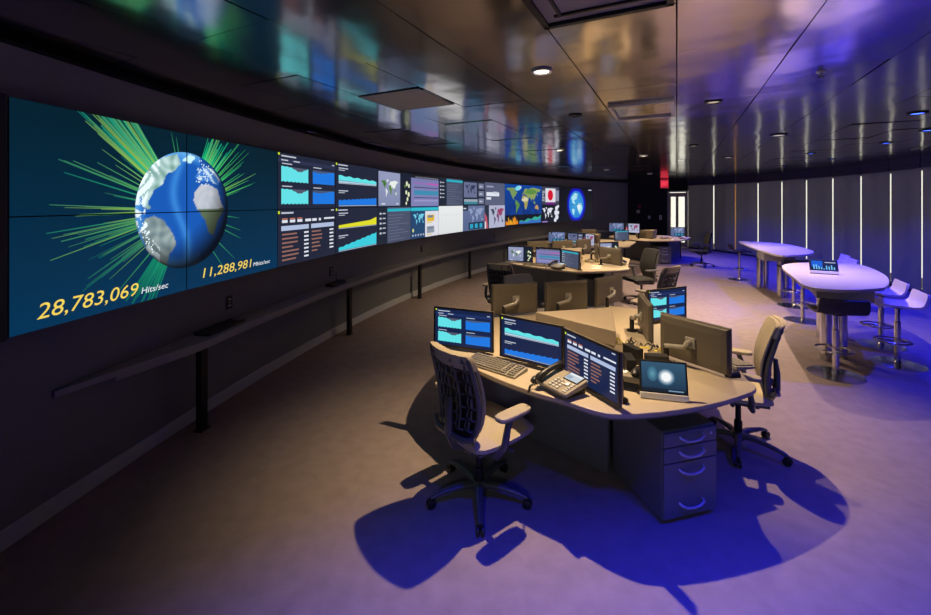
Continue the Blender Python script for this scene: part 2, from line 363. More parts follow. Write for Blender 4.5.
def g_textblock(w, h):
    c = Canvas(w, h); c.rect(0, 0, w, h, rgb(92, 98, 124), 0, rgb(84, 90, 116)); c.rect(w * .08, h * .78, w * .34, h * .07, rgb(150, 156, 180)); c.rect(w * .08, h * .40, w * .62, h * .17, WH); c.rect(w * .08, h * .25, w * .22, h * .1, WH)
    c.rect(w * .40, h * .5, w * .2, h * .1, rgb(200, 205, 220), 2)
    return c
def g_pinkmap(w, h):
    c = Canvas(w, h); c.rect(0, 0, w, h, rgb(40, 48, 66), 0); c.rect(w * .2, 0, w * .8, h, rgb(176, 180, 206)); worldmap(c, w * .26, h * .1, w * .70, h * .8, [rgb(60, 64, 84), rgb(90, 94, 110), rgb(70, 60, 90), rgb(120, 60, 110), rgb(150, 60, 100)])
    c.poly([(0, 0), (w * .16, 0), (w * .1, h * .5), (0, h * .7)], rgb(190, 80, 100), 2); c.rect(0, 0, w * .06, h * .3, rgb(220, 224, 232), 3)
    return c
def g_japan(w, h):
    c = Canvas(w, h); c.rect(0, 0, w, h, rgb(60, 62, 84), 0); c.rect(w * .2, h * .14, w * .58, h * .76, rgb(222, 218, 226)); c.disc(w * .48, h * .52, w * .155, h * .29, rgb(214, 20, 48)); c.rect(w * .24, 0, w * .5, h * .14, rgb(110, 30, 130), 2); c.rect(w * .8, h * .2, w * .18, h * .6, rgb(140, 142, 168), 2)
    c.bars(w * .02, h * .2, w * .16, h * .6, 7, TX, random.Random(2))
    return c
def g_whitemap(w, h):
    c = Canvas(w, h); c.rect(0, 0, w, h, rgb(22, 26, 40), 0); worldmap(c, w * .02, h * .2, w * .62, h * .66, WH)
    for (x, y, s) in ((.84, .8, .09), (.80, .55, .10), (.92, .55, .08), (.86, .3, .1), (.76, .14, .08), (.94, .9, .06)): c.disc(w * x, h * y, w * s, h * s * 1.5, WH, 2, 7)
    c.rect(w * .02, h * .04, w * .3, h * .07, rgb(150, 120, 190), 2)
    return c
def g_worldbig(w, h):
    c = Canvas(w, h); c.rect(0, 0, w, h, rgb(8, 40, 110), 0, rgb(10, 70, 160))
    for i in range(14): c.disc(w * (.06 + .068 * i), h * (.55 + .25 * sin(i * 2.3)), w * .06, h * .1, rgb(12, 60, 140), 1, 10)
    worldmap(c, w * .02, h * .27, w * .96, h * .70, [rgb(120, 150, 90), rgb(225, 235, 240), rgb(96, 140, 70), rgb(170, 160, 90), rgb(140, 160, 90), rgb(190, 150, 90)])
    c.shape([(w * .43, h * .62), (w * .52, h * .70), (w * .62, h * .66), (w * .6, h * .6), (w * .5, h * .58)], rgb(214, 206, 170), 3)
    c.shape([(w * .25, h * .9), (w * .33, h * .97), (w * .42, h * .96), (w * .36, h * .86), (w * .3, h * .84)], rgb(120, 215, 235), 3)
    c.shape([(w * .52, h * .8), (w * .6, h * .9), (w * .78, h * .9), (w * .88, h * .82), (w * .7, h * .76)], rgb(90, 140, 70), 3)
    c.rect(0, 0, w, h * .26, rgb(14, 18, 34), 4); r = random.Random(8)
    for i in range(16): c.rect(w * (.02 + .02 * i), h * .03, w * .018, h * r.uniform(.06, .2), rgb(236, r.randint(110, 190), 30), 5)
    c.area(w * .37, h * .03, w * .6, lambda t: h * (.06 + .12 * t + .02 * sin(20 * t)), rgb(50, 170, 150), 30, L=5); c.area(w * .37, h * .03, w * .6, lambda t: h * (.04 + .06 * t + .02 * sin(14 * t)), rgb(60, 110, 190), 30, L=6)
    return c
def g_globe2(w, h):
    c = Canvas(w, h); c.rect(0, 0, w, h, rgb(16, 18, 30), 0); gx, gy, R = w * .5, h * .5, h * .41
    for k in range(40):
        a, b = 2 * PI * k / 40, 2 * PI * (k + 1) / 40; o = R * 1.35
        c.poly([(gx + R * cos(a), gy + R * sin(a)), (gx + o * cos(a), gy + o * sin(a)), (gx + o * cos(b), gy + o * sin(b)), (gx + R * cos(b), gy + R * sin(b))], [rgb(24, 24, 230), rgb(16, 18, 30), rgb(16, 18, 30), rgb(24, 24, 230)], 1)
    c.disc(gx, gy, R, R, rgb(40, 130, 210), 2, 40, cin=rgb(70, 170, 222))
    for pts in ([(-.7, .5), (-.2, .85), (.2, .8), (.1, .4), (-.3, .3), (-.1, .0), (-.5, .1)], [(.2, .0), (.7, .1), (.85, -.3), (.5, -.75), (.25, -.4)], [(-.6, -.3), (-.2, -.35), (-.3, -.8), (-.55, -.6)]):
        c.shape([(gx + R * x, gy + R * y) for x, y in pts], rgb(170, 226, 240), 3)
    c.shape([(gx + R * x, gy + R * y) for x, y in ((.1, -.1), (.4, .1), (.6, -.2), (.3, -.5))], rgb(225, 245, 248), 4)
    c.rect(w * .86, h * .93, w * .1, h * .03, TX, 2)
    return c
def g_globe(w, h):
    c = Canvas(w, h); r = random.Random(11)
    n = 10
    for j in range(n):
        def bgc(t): return (.004, .125 + .075 * (1 - t), .18 + .16 * (1 - t))
        c.rect(0, h * j / n, w, h / n, bgc(j / n), 0, bgc((j + 1) / n))
    gx, gy, R = 1.205, 0.65, 0.465
    G1, G2, YL = rgb(40, 215, 130), rgb(18, 120, 100), rgb(190, 205, 70)
    def beam(a, r0, r1, w0, col):
        d = (cos(a), sin(a)); bg = (.01, .19, .27)
        c0 = col; c1 = tuple(v * .55 + b * .45 for v, b in zip(col, bg))
        c.line((gx + d[0] * r0, gy + d[1] * r0), (gx + d[0] * r1, gy + d[1] * r1), w0, w0 * .7, c0, c1, 1)
    def mix(a, b, t): return tuple(x + (y - x) * t for x, y in zip(a, b))
    for i in range(46):   # upper left fan
        a = rad(r.uniform(126, 146)); t = r.random()
        beam(a, R * .9, r.uniform(.78, 1.12), r.uniform(.006, .018), mix(mix(rgb(22, 150, 104), rgb(40, 205, 150), t), YL, .75 if r.random() < .38 else 0))
    for i in range(30):
        a = rad(r.uniform(146, 196)); beam(a, R * .85, r.uniform(.62, 1.05), r.uniform(.004, .011), mix(rgb(20, 140, 110), YL, r.random() * .8))
    for i in range(26):
        a = rad(r.uniform(186, 215)); beam(a, R * .9, r.uniform(.6, .96), r.uniform(.004, .011), mix(rgb(20, 120, 100), YL, r.random() * .6))
    for i in range(30):   # upper right fan
        a = rad(r.uniform(47, 70)); t = r.random(); beam(a, R * .9, r.uniform(.62, .78), r.uniform(.006, .018), mix(rgb(30, 205, 130), YL, .75 if r.random() < .4 else 0))
    for i in range(22):
        a = rad(r.uniform(14, 48)); beam(a, R * .9, r.uniform(.62, .93), r.uniform(.004, .009), mix(rgb(30, 190, 110), YL, r.random() * .7))
    for i in range(26):   # below
        a = rad(r.uniform(228, 246)); beam(a, R * .75, r.uniform(.66, .82), r.uniform(.008, .022), mix(rgb(10, 110, 90), rgb(30, 170, 120), r.random()))
    for a, l in ((-18, .66), (-24, .7), (-40, .72), (-52, .68), (-8, .62), (100, .58), (104, .62), (222, .8)): beam(rad(a), R * .9, l, .008, rgb(60, 160, 90))
    NAm = [(-.95, .35), (-.8, .62), (-.5, .86), (-.2, .95), (-.12, .8), (-.25, .66), (-.42, .6), (-.5, .42), (-.66, .33), (-.78, .12), (-.70, .02), (-.84, .05)]
    SAm = [(-.84, -.12), (-.66, -.08), (-.48, -.16), (-.28, -.40), (-.22, -.58), (-.36, -.72), (-.42, -.92), (-.62, -.78), (-.78, -.6), (-.9, -.35)]
    AF = [(.16, .16), (.18, .3), (.3, .44), (.5, .47), (.72, .38), (.82, .12), (.9, -.02), (.74, -.2), (.62, -.5), (.5, -.42), (.42, -.18), (.26, -.02)]
    EU = [(.18, .58), (.3, .72), (.45, .8), (.62, .74), (.8, .55), (.74, .46), (.5, .54), (.36, .52)]
    GRl = [(-.1, .86), (.08, .98), (.2, .93), (.1, .82)]
    def inside(P, x, y):
        k = False
        for i in range(len(P)):
            (x1, y1), (x2, y2) = P[i], P[i - 1]
            if (y1 > y) != (y2 > y) and x < (x2 - x1) * (y - y1) / (y2 - y1) + x1: k = not k
        return k
    def col(x, y):
        rr = math.hypot(x, y); z = math.sqrt(max(0, 1 - min(1, rr) ** 2))
        ridge = math.exp(-((x + .12 + .16 * sin(3.2 * y + .6)) / .09) ** 2)
        b = mix(rgb(22, 84, 170), rgb(64, 140, 214), ridge * .7)
        b = mix(b, rgb(110, 180, 235), max(0, (rr - .8) / .2) * .8 if x < .3 else 0)
        n = sin(17 * x + 3 * sin(9 * y)) * sin(15 * y + 2 * sin(11 * x))
        if inside(NAm, x, y): b = mix(rgb(110, 150, 140), rgb(190, 215, 215), .5 + .5 * n)
        elif inside(SAm, x, y): b = mix(rgb(104, 124, 128), rgb(150, 165, 165), .5 + .5 * n)
        elif inside(AF, x, y): b = mix(rgb(170, 178, 190), rgb(188, 190, 198), .5 + .5 * n) if y > .02 else rgb(88, 104, 80)
        elif inside(EU, x, y): b = mix(rgb(60, 120, 200), rgb(225, 235, 240), max(0, n) ** .5)
        elif inside(GRl, x, y): b = rgb(190, 230, 235)
        if x < -.55 and rr > .82 and n > .1: b = rgb(225, 240, 245)
        lightd = (-.35 * x + .40 * y + .75 * z + .28)
        k = max(.16, min(1.08, lightd * 1.35))
        return tuple(v * k for v in b)
    N = 84
    def pos(i, j):
        # square grid mapped on the disc
        u, v = 2 * i / N - 1, 2 * j / N - 1
        return (u * math.sqrt(1 - v * v / 2), v * math.sqrt(1 - u * u / 2))
    P = [[pos(i, j) for j in range(N + 1)] for i in range(N + 1)]; K = [[col(*P[i][j]) for j in range(N + 1)] for i in range(N + 1)]
    for i in range(N):
        for j in range(N):
            q = [(i, j), (i + 1, j), (i + 1, j + 1), (i, j + 1)]
            c.poly([(gx + R * P[a][b][0], gy + R * P[a][b][1]) for a, b in q], [K[a][b] for a, b in q], 2)
    for i in range(60):  # city lights along the coasts
        t = rad(r.uniform(140, 225)); q = R * r.uniform(.86, .97); c.disc(gx + q * cos(t), gy + q * sin(t), .006, .006, rgb(225, 245, 250), 3, 6)
    for i in range(60):
        t = rad(r.uniform(45, 72)); q = R * r.uniform(.55, .95); c.disc(gx + q * cos(t), gy + q * sin(t), .006, .006, rgb(225, 245, 250), 3, 6)
    GOLD, W = rgb(246, 214, 92), rgb(235, 240, 246)
    c.text(.125, .062, .125, '28,783,069', GOLD, 4, .22, .63); c.text(.785, .062, .062, 'Hits/sec', W, 4, .22, .235)
    c.text(1.345, .072, .115, '11,288,981', GOLD, 4, .22, .63); c.text(2.01, .074, .055, 'Mbits/sec', W, 4, .22, .27)
    return c

# ------------------------------------------------------------------ room plan: curve of the video wall, points of the window wall
def wall_points():
    x, y, a, k, kk, P = -2.39036518, 2.19477162, .110725573, .0569789943, -3.48108896e-4, 1.21
    fw = [(x, y)]; X, Y, A = x, y, a
    for i in range(17):
        X += P * sin(A); Y += P * cos(A); A += k + kk * i; fw.append((X, Y))
    bk = []; X, Y, A = x, y, a
    for i in range(5):
        A -= k; X -= P * sin(A); Y -= P * cos(A); bk.append((X, Y))
    return bk[::-1] + fw
WP = wall_points(); W0 = 5
def arc(t, off=0.0):
    t += W0; i = max(0, min(len(WP) - 2, int(math.floor(t)))); f = t - i
    def tang(j):
        a, b = WP[max(0, j - 1)], WP[min(len(WP) - 1, j + 1)]; d = Vector((b[0] - a[0], b[1] - a[1])); return d.normalized()
    T0, T1 = tang(i), tang(i + 1); T = T0.lerp(T1, f).normalized()
    p0, p1 = Vector(WP[i]), Vector(WP[i + 1])
    h = (p1 - p0).length
    f2, f3 = f * f, f * f * f   # hermite
    p = p0 * (2 * f3 - 3 * f2 + 1) + T0 * h * (f3 - 2 * f2 + f) + p1 * (-2 * f3 + 3 * f2) + T1 * h * (f3 - f2)
    n = Vector((T.y, -T.x)); q = p + n * off
    return (q.x, q.y)
def strip(name, t0, t1, o0, o1, z0, z1, m, step=0.25, parent=None):
    n = max(1, int(round((t1 - t0) / step))); mb = MB(); rings = []
    for i in range(n + 1):
        t = t0 + (t1 - t0) * i / n; a = arc(t, o0); b = arc(t, o1)
        rings.append([(*a, z0), (*b, z0), (*b, z1), (*a, z1)])
    mb.loft(rings); return mb.build(name, m, parent, smooth=30)
TEND = 16.3
WOFF = -0.15
struct(strip('wall_left', -5, TEND, WOFF - .12, WOFF, 0, 2.775, M_WALL))
struct(strip('trim_1', -5, TEND, WOFF - .30, WOFF - .14, 2.70, CEIL + .02, M_COVE))
struct(strip('baseboard_left', -5, TEND, WOFF, WOFF + .018, 0.005, 0.11, M_BASE))

RP = [(9.75, 16.49), (9.97, 15.51), (10.11, 14.51), (10.18, 13.51), (10.16, 12.51), (10.07, 11.51), (9.91, 10.52), (9.67, 9.55), (9.35, 8.60), (8.96, 7.68), (8.48, 6.80)]
LE = arc(TEND, WOFF)
DP, DQ = (8.75, 18.20), (9.28, 17.55)
fl = MB(); fl.prism([(-6, -4.2), (11.5, -4.2), (11.5, 19.8), (-6, 19.8)], -0.1, 0.0); struct(fl.build('floor', M_CARPET))
def wallseg(name, a, b, z0, z1, m, th=0.1):
    d = Vector((b[0] - a[0], b[1] - a[1])); L = d.length; ang = math.atan2(d.y, d.x)
    mb = MB(); mb.box((L / 2, th / 2, (z0 + z1) / 2), (L, th, z1 - z0)); o = mb.build(name, m); o.location = (a[0], a[1], 0); o.rotation_euler.z = ang
    return struct(o)
wallseg('wall_far', Vector(LE) - (Vector(DP) - Vector(LE)) * .5, DP, 0, CEIL + .02, M_WALLD)
wallseg('wall_far', DP, DQ, 2.40, CEIL + .02, M_WALLD)
wallseg('wall_right', RP[-1], (7.2, 3.0), 0, CEIL + .02, M_VAL)
wallseg('wall_right', (7.2, 3.0), (6.2, -4), 0, CEIL + .02, M_VAL)
lb = arc(-5, WOFF)
wallseg('wall_back', (6.2, -4), (lb[0] - .2, -4), 0, CEIL + .02, M_WALL)

# ceiling: metal pans on a grid turned 26.7 degrees
GA = rad(26.7); GL = Vector((sin(GA), cos(GA))); GP = Vector((cos(GA), -sin(GA))); PW, PL = 0.631, 1.49
mb = MB(); rc = random.Random(21)
SKIP = {}
for k in range(-14, 20):
    off = 2.235 if k % 2 else 2.98
    for j in range(-6, 14):
        p0, p1 = k * PW + .004, (k + 1) * PW - .004; l0, l1 = off + (j - 1) * PL + .004, off + j * PL - .004
        c = GP * ((p0 + p1) / 2) + GL * ((l0 + l1) / 2)
        if not (-4.5 < c.x < 12 and -5 < c.y < 20.5): continue
        tx, ty = rc.gauss(0, .0042), rc.gauss(0, .0042)
        vs = []
        for zz in (0, .02):
            for (p, l) in ((p0, l0), (p1, l0), (p1, l1), (p0, l1)):
                q = GP * p + GL * l; vs.append((q.x, q.y, CEIL + zz + (p - (p0 + p1) / 2) * tx + (l - (l0 + l1) / 2) * ty))
        mb.add(vs, [[0, 1, 2, 3], [4, 7, 6, 5], [0, 4, 5, 1], [1, 5, 6, 2], [2, 6, 7, 3], [3, 7, 4, 0]])
struct(mb.build('ceiling', M_CEIL))
mb = MB(); mb.box((3, 8, CEIL + .09), (19, 26, .06)); struct(mb.build('ceiling_backing', M_COVE))

# ------------------------------------------------------------------ video wall
PB, PH = 1.189, 0.6345
def panel(i, row, cv, region, label):
    a, b = Vector(WP[W0 + i]), Vector(WP[W0 + i + 1]); d = b - a; c = (a + b) / 2
    w = d.length - .003
    z = PB + PH * (1 - row) + PH / 2
    t = thing('display_panel', label, 'video wall screen', (c.x, c.y, z - PH / 2), math.atan2(d.y, d.x), 'panels of the curved video wall')
    mb = MB(); mb.box((0, .068, PH / 2), (w, .136, PH - .003)); mb.build('housing', M_BLACK, t, bevel=.002, seg=1)
    x0, x1, y0, y1 = region; gx = (x1 - x0) * .004; gy = (y1 - y0) * .006
    s = cv.build('screen', x0 + gx, x1 - gx, y0 + gy, y1 - gy, M_SCREEN, t); s.location = (0, -.001, PH / 2)
    return t
Wd = 1.21
gl = g_globe(2 * Wd, 2 * PH)
pos4 = {(0, 0): 'upper left quarter of the huge blue globe', (1, 0): 'upper right quarter of the huge blue globe', (0, 1): 'lower left quarter of the huge globe and Hits/sec count', (1, 1): 'lower right quarter of the huge globe and Mbits/sec count'}
for i in range(2):
    for rw in range(2): panel(i, rw, gl, (i * Wd, (i + 1) * Wd, (1 - rw) * PH, (2 - rw) * PH), 'video wall panel showing the ' + pos4[(i, rw)])
singles = {
 (2, 0): (g_charts4, 'video wall panel with two cyan and two blue area charts'), (2, 1): (g_table, 'video wall panel with a table of pale header bars and brown rows'),
 (3, 0): (lambda w, h: g_lines2(w, h, 0), 'video wall panel with a thin cyan graph over a blue graph'), (3, 1): (lambda w, h: g_lines2(w, h, 1), 'video wall panel with a yellow graph over a rising cyan graph'),
 (4, 0): (g_mapgrey, 'video wall panel with green and white map on grey'), (4, 1): (g_list, 'video wall panel with cyan-topped grey list under the green and white map'),
 (5, 0): (g_bands, 'video wall panel with purple, pink and blue bands'), (5, 1): (g_split, 'video wall panel half blue map, half white with yellow boxes'),
 (6, 0): (lambda w, h: g_list(w, h, .3), 'video wall panel with cyan-topped grey list above the white screen'), (6, 1): (g_white, 'almost blank white video wall panel'),
 (7, 0): (g_tiles, 'video wall panel with small grey map and column of tiles'), (7, 1): (g_bluemap, 'video wall panel with pale blue-grey map and cyan boxes below it'),
 (8, 0): (g_textblock, 'grey video wall panel with white bars of text'), (8, 1): (g_pinkmap, 'video wall panel with dark and pink map on pale grey'),
 (11, 0): (g_japan, 'video wall panel with a red disc on white'), (11, 1): (g_whitemap, 'video wall panel with white map pieces on black under the red disc')}
for (i, rw), (fn, lb_) in singles.items(): panel(i, rw, fn(Wd, PH), (0, Wd, 0, PH), lb_)
for base, cvf, nm in ((9, g_worldbig, 'satellite world map'), (12, g_globe2, 'small pale blue globe on black')):
    cv = cvf(2 * Wd, 2 * PH)
    for i in range(2):
        for rw in range(2):
            q = ('upper ' if rw == 0 else 'lower ') + ('left' if i == 0 else 'right')
            panel(base + i, rw, cv, (i * Wd, (i + 1) * Wd, (1 - rw) * PH, (2 - rw) * PH), 'video wall panel showing the %s quarter of the %s' % (q, nm))
# black end cover of the video wall
a = Vector(WP[W0]); d = (Vector(WP[W0 + 1]) - a).normalized(); c = a - d * .035
mb = MB(); mb.box((0, .07, PH), (.06, .15, 2 * PH + .02)); o = mb.build('end_cover', M_BLACKM, None, bevel=.004); o.location = (c.x, c.y, PB); o.rotation_euler.z = math.atan2(d.y, d.x)
tag(o, 'narrow black cover strip on the left end of the video wall beside the globe', 'cover')

# ------------------------------------------------------------------ wall counter
t = thing('wall_counter', 'long narrow grey counter on posts curving under the video wall', 'counter', (*arc(1.1, .0), 0))
base = Vector((*arc(1.1, .0), 0))
ZL = 0.755; mb = MB(); rings = []
ts = [.28, .55, .8, 1.05] + [1.05 + .25 * k for k in range(1, 58)]
for tt in ts:
    fo = WOFF + .02 + min(1, (tt - .28) / .77) * .23; A, B = arc(tt, WOFF + .003), arc(tt, fo)
    rings.append([Vector((*A, ZL - .04)) - base, Vector((*B, ZL - .04)) - base, Vector((*B, ZL)) - base, Vector((*A, ZL)) - base])
mb.loft(rings); mb.build('counter_top', M_LEDGE, t, smooth=30)
mb = MB(); rings = []
for tt in ts[1:]:
    fo = WOFF + .02 + min(1, (tt - .28) / .77) * .20; A, B = arc(tt, fo - .03), arc(tt, fo)
    rings.append([Vector((*A, ZL - .075)) - base, Vector((*B, ZL - .075)) - base, Vector((*B, ZL - .04)) - base, Vector((*A, ZL - .04)) - base])
mb.loft(rings); mb.build('support_rail', M_LEDGE, t, smooth=30)
for tt in (1.1, 3.25, 5.25, 7.25, 9.25, 11.25, 13.25):
    p = Vector((*arc(tt, .035), 0)) - base; q = Vector(arc(tt + .1)) - Vector(arc(tt)); an = math.atan2(q.y, q.x)
    mb = MB(); M = Tr(p.x, p.y, 0) @ Rz(an); mb.box((0, 0, (ZL - .04) / 2), (.075, .05, ZL - .04), M); mb.box((0, 0, .006), (.1, .08, .012), M); mb.build('post', M_BLACKM, t, bevel=.003)
for tt, lab in ((1.55, 'black wall socket plate under the Hits/sec count'), (3.1, 'black wall socket plate under the table and graph panels'), (5.6, 'black wall socket plate under the split blue and white panel'), (8.7, 'black wall socket plate under the dark and pink map panel')):
    p = arc(tt, WOFF + .006); q = Vector(arc(tt + .1)) - Vector(arc(tt)); an = math.atan2(q.y, q.x)
    o = thing('wall_socket', lab, 'socket', (*p, .93), an, 'sockets above the wall counter')
    mb = MB(); mb.box((0, 0, .0), (.08, .012, .13)); mb.build('plate', M_BLACK, o, bevel=.003)
    mb = MB(); [mb.box((0, -.007, dz), (.03, .006, .012)) for dz in (-.03, .03)]; mb.box((.0, -.007, 0), (.012, .006, .008)); mb.build('outlet', M_SILVER, o)
p = arc(1.35, -.03); q = Vector(arc(1.45)) - Vector(arc(1.35)); an = math.atan2(q.y, q.x)
o = thing('tray', 'flat black tray lying on the grey wall counter under the big globe', 'tray', (*p, ZL), an)
mb = MB(); mb.box((0, 0, .008), (.46, .15, .016)); mb.build('base', M_BLACK, o, bevel=.004); mb = MB(); mb.box((0, .07, .022), (.46, .01, .014)); mb.box((0, -.07, .022), (.46, .01, .014)); mb.build('rim', M_BLACK, o)
p = arc(3.05, -.03); q = Vector(arc(3.15)) - Vector(arc(3.05)); an = math.atan2(q.y, q.x)
o = thing('cable_box', 'low black cable box on the wall counter under the table of brown rows', 'box', (*p, ZL), an)
mb = MB(); mb.box((0, 0, .02), (.34, .12, .04)); mb.build('case', M_BLACK, o, bevel=.006); mb = MB(); mb.tube([(.1, .04, .03), (.12, .07, .06), (.12, .075, .12), (.12, .08, .15)], .005, 6); mb.build('cord', M_BLACK, o, smooth=60)

# ------------------------------------------------------------------ window wall
def bay(i): return Vector(RP[i]), Vector(RP[i + 1])
SH_NAMES = ['beside the bright door at the far end', 'second along from the bright door', 'third along from the bright door', 'fourth along from the bright door', 'fifth along from the bright door', 'sixth along from the bright door', 'seventh along from the bright door', 'eighth along from the bright door', 'ninth along from the bright door', 'last full one before the picture edge', 'past the edge of the picture']
segs = [(Vector(DQ) + Vector((.01, -.02)), Vector(RP[0]))] + [bay(i) for i in range(10)]
for i, (a, b) in enumerate(segs):
    d = b - a; L = d.length; an = math.atan2(d.y, d.x); c = (a + b) / 2; g = .05
    # local +Y points out of the room, -Y into it
    t = thing('roller_shade', 'grey roller shade drawn down over the window, ' + SH_NAMES[i], 'window shade', (c.x, c.y, 0), an, 'roller shades along the window wall')
    mb = MB(); mb.box((0, 0, 1.33), (L - g, .006, 2.56)); mb.build('cloth', M_SHADE, t)
    mb = MB(); mb.box((0, 0, .045), (L - g, .022, .03)); mb.build('bottom_bar', M_VAL, t, bevel=.004)
    mb = MB(); mb.box((0, .0, 2.655), (L - g, .07, .09)); mb.build('cassette', M_VAL, t, bevel=.006)
    hd = MB(); hd.box((0, .0, (2.60 + CEIL) / 2 + .06), (L - g * .6, .05, CEIL - 2.60 - .10)); o = hd.build('trim_%d' % (i + 2), M_VAL); o.location = (c.x, c.y, 0); o.rotation_euler.z = an; struct(o)
    # dark header behind the gap
    hb = MB(); hb.box((0, .07, 2.76), (L + .06, .04, .34)); o = hb.build('window_head_%d' % (i + 1), M_COVE); o.location = (c.x, c.y, 0); o.rotation_euler.z = an; struct(o)
    sb = MB(); sb.box((0, .10, .02), (L + .06, .16, .04)); o = sb.build('window_sill_%d' % (i + 1), M_COVE); o.location = (c.x, c.y, 0); o.rotation_euler.z = an; struct(o)
mids = [(a + b) / 2 for a, b in segs]
mids = [Vector(DQ)] + mids[0:] + [Vector(RP[-1])]
for i in range(len(mids) - 1):
    a, b = mids[i], mids[i + 1]
    if i == 0: pass
    d = b - a; L = d.length; an = math.atan2(d.y, d.x); n = Vector((-d.y, d.x)).normalized(); c = (a + b) / 2 + n * .16
    w = MB()
    for x in (-L / 2, L / 2): w.box((x, 0, 1.32), (.05, .06, 2.6))
    w.box((0, 0, .06), (L, .06, .06)); w.box((0, 0, 2.6), (L, .06, .06)); o = w.build('window_%d' % (i + 1), M_FRAMEAL); o.location = (c.x, c.y, 0); o.rotation_euler.z = an; struct(o)
    w = MB(); w.box((0, 0, 1.33), (L - .05, .008, 2.5)); w.build('pane', M_GLASS, o)
# orange exterior pier seen through one gap, pale exterior ground
mb = MB(); mb.box((10.85, 16.85, 1.4), (.7, .5, 3.4)); struct(mb.build('wall_exterior', M_ORANGE))

# door at the far end
d = Vector(DQ) - Vector(DP); L = d.length; an = math.atan2(d.y, d.x)
do = MB()
for x in (.03, L - .03): do.box((x, .04, 1.2), (.06, .1, 2.4))
do.box((L / 2, .04, 2.37), (L, .1, .06)); do = do.build('door_1', M_FRAMEAL); do.location = (*DP, 0); do.rotation_euler.z = an; struct(do)
mb = MB()
for x in (.09, L - .09): mb.box((x, .04, 1.17), (.07, .045, 2.3))
mb.box((L / 2, .04, .12), (L - .2, .045, .2)); mb.box((L / 2, .04, 2.23), (L - .2, .045, .17)); mb.box((L * .47, .04, 1.2), (.1, .045, 2.1)); mb.build('door_leaf', M_DOORF, do)
mb = MB(); mb.box((L / 2, .04, 1.2), (L - .25, .01, 1.95)); mb.build('pane', M_GLASS, do)
mb = MB(); mb.tube([(.14, -.0, .95), (.14, -.06, .95), (.14, -.06, 1.25), (.14, 0, 1.25)], .012, 8); mb.build('handle', M_CHROME, do, smooth=50)

# exit sign hanging near the door
ex = thing('exit_sign', 'red lit exit sign hanging from the ceiling near the bright door', 'sign', (8.0, 16.9, 0), rad(-12))
mb = MB(); mb.box((0, 0, 2.65), (.34, .05, .38)); mb.build('box', M_BLACKM, ex, bevel=.006)
mb = MB(); mb.box((0, -.027, 2.65), (.30, .006, .34)); mb.build('face', M_SIGNB, ex)
tr, tw = text_tris('EXIT'); mb = MB()
for q in tr: mb.add([(-.125 + x * .25 / tw, -.0325, 2.56 + y * .26) for x, y in q], [[0, 1, 2]])
mb.build('letters', M_SIGN, ex)
mb = MB(); [mb.tube([(x, 0, 2.82), (x, 0, CEIL)], .008, 8) for x in (-.1, .1)]; mb.build('stem', M_BLACKM, ex, smooth=50)

# small plates on the dark far wall
fd = (Vector(DP) - Vector(LE)); fn = Vector((fd.y, -fd.x)).normalized(); fan = math.atan2(fd.y, fd.x)
for f_, z, w, h, m, nm, lab, cat in ((.30, 1.72, .11, .15, M_RED, 'fire_alarm', 'small red fire alarm pull on the dark far wall', 'alarm'), (.27, 1.5, .14, .13, M_WHITE, 'wall_plate', 'white wall plate just below the red fire alarm pull', 'plate'),
        (.55, 1.25, .10, .13, M_WHITE, 'thermostat', 'grey thermostat on the dark wall between the alarm and the door', 'thermostat'), (.83, 1.25, .10, .2, M_WHITE, 'light_switch', 'white light switch on the dark wall left of the bright door', 'switch')):
    p = Vector(LE) + fd * f_ + fn * .012
    o = thing(nm, lab, cat, (p.x, p.y, z), fan); mb = MB(); mb.box((0, 0, 0), (w, .024, h)); mb.build('plate', m, o, bevel=.004)
    mb = MB(); mb.box((0, -.016, 0), (w * .4, .012, h * .35)); mb.build('button', M_BLACK if m is not M_WHITE else M_SILVER, o)

# ------------------------------------------------------------------ ceiling fittings
def gp(p, l): p *= .931; l *= .931; q = GP * p + GL * l; return q.x, q.y
x, y = gp(-.345, 2.03)
t = thing('air_diffuser', 'large square dark air diffuser at the top edge of the ceiling', 'vent', (x, y, CEIL), -GA)
mb = MB()
for s in (-1, 1): mb.box((s * .295, 0, -.012), (.03, .62, .03)); mb.box((0, s * .295, -.012), (.62, .03, .03))
mb.build('frame', M_BLACKM, t); mb = MB(); mb.box((0, 0, -.004), (.565, .565, .008)); mb.build('plate', mat('diffuser_plate', (.32, .32, .29), .6), t); mb = MB(); [mb.box((0, s * .2, -.014), (.46, .015, .012)) for s in (-1, 1)]; [mb.box((s * .2, 0, -.014), (.015, .40, .012)) for s in (-1, 1)]; mb.build('ring', M_BLACKM, t)
x, y = gp(-2.39, 3.48)
t = thing('ceiling_tile', 'pale matte square tile set in the shiny metal ceiling', 'ceiling tile', (x, y, CEIL), -GA)
mb = MB(); mb.box((0, 0, -.003), (.62, .62, .006)); mb.build('panel', M_TILE, t); mb = MB()
for s in (-1, 1): mb.box((s * .313, 0, -.004), (.008, .634, .008)); mb.box((0, s * .313, -.004), (.634, .008, .008))
mb.build('edge', M_BLACKM, t)
x, y = gp(-.335, 5.0)
t = thing('ceiling_hatch', 'silver framed rectangular access hatch in the ceiling', 'hatch', (x, y, CEIL), -GA)
mb = MB()
for s in (-1, 1): mb.box((s * .275, 0, -.015), (.035, .76, .03)); mb.box((0, s * .365, -.015), (.58, .035, .03))
mb.build('frame', M_SILVER, t, bevel=.004); mb = MB(); mb.box((0, 0, -.004), (.51, .69, .008)); mb.build('panel', M_CEIL, t)
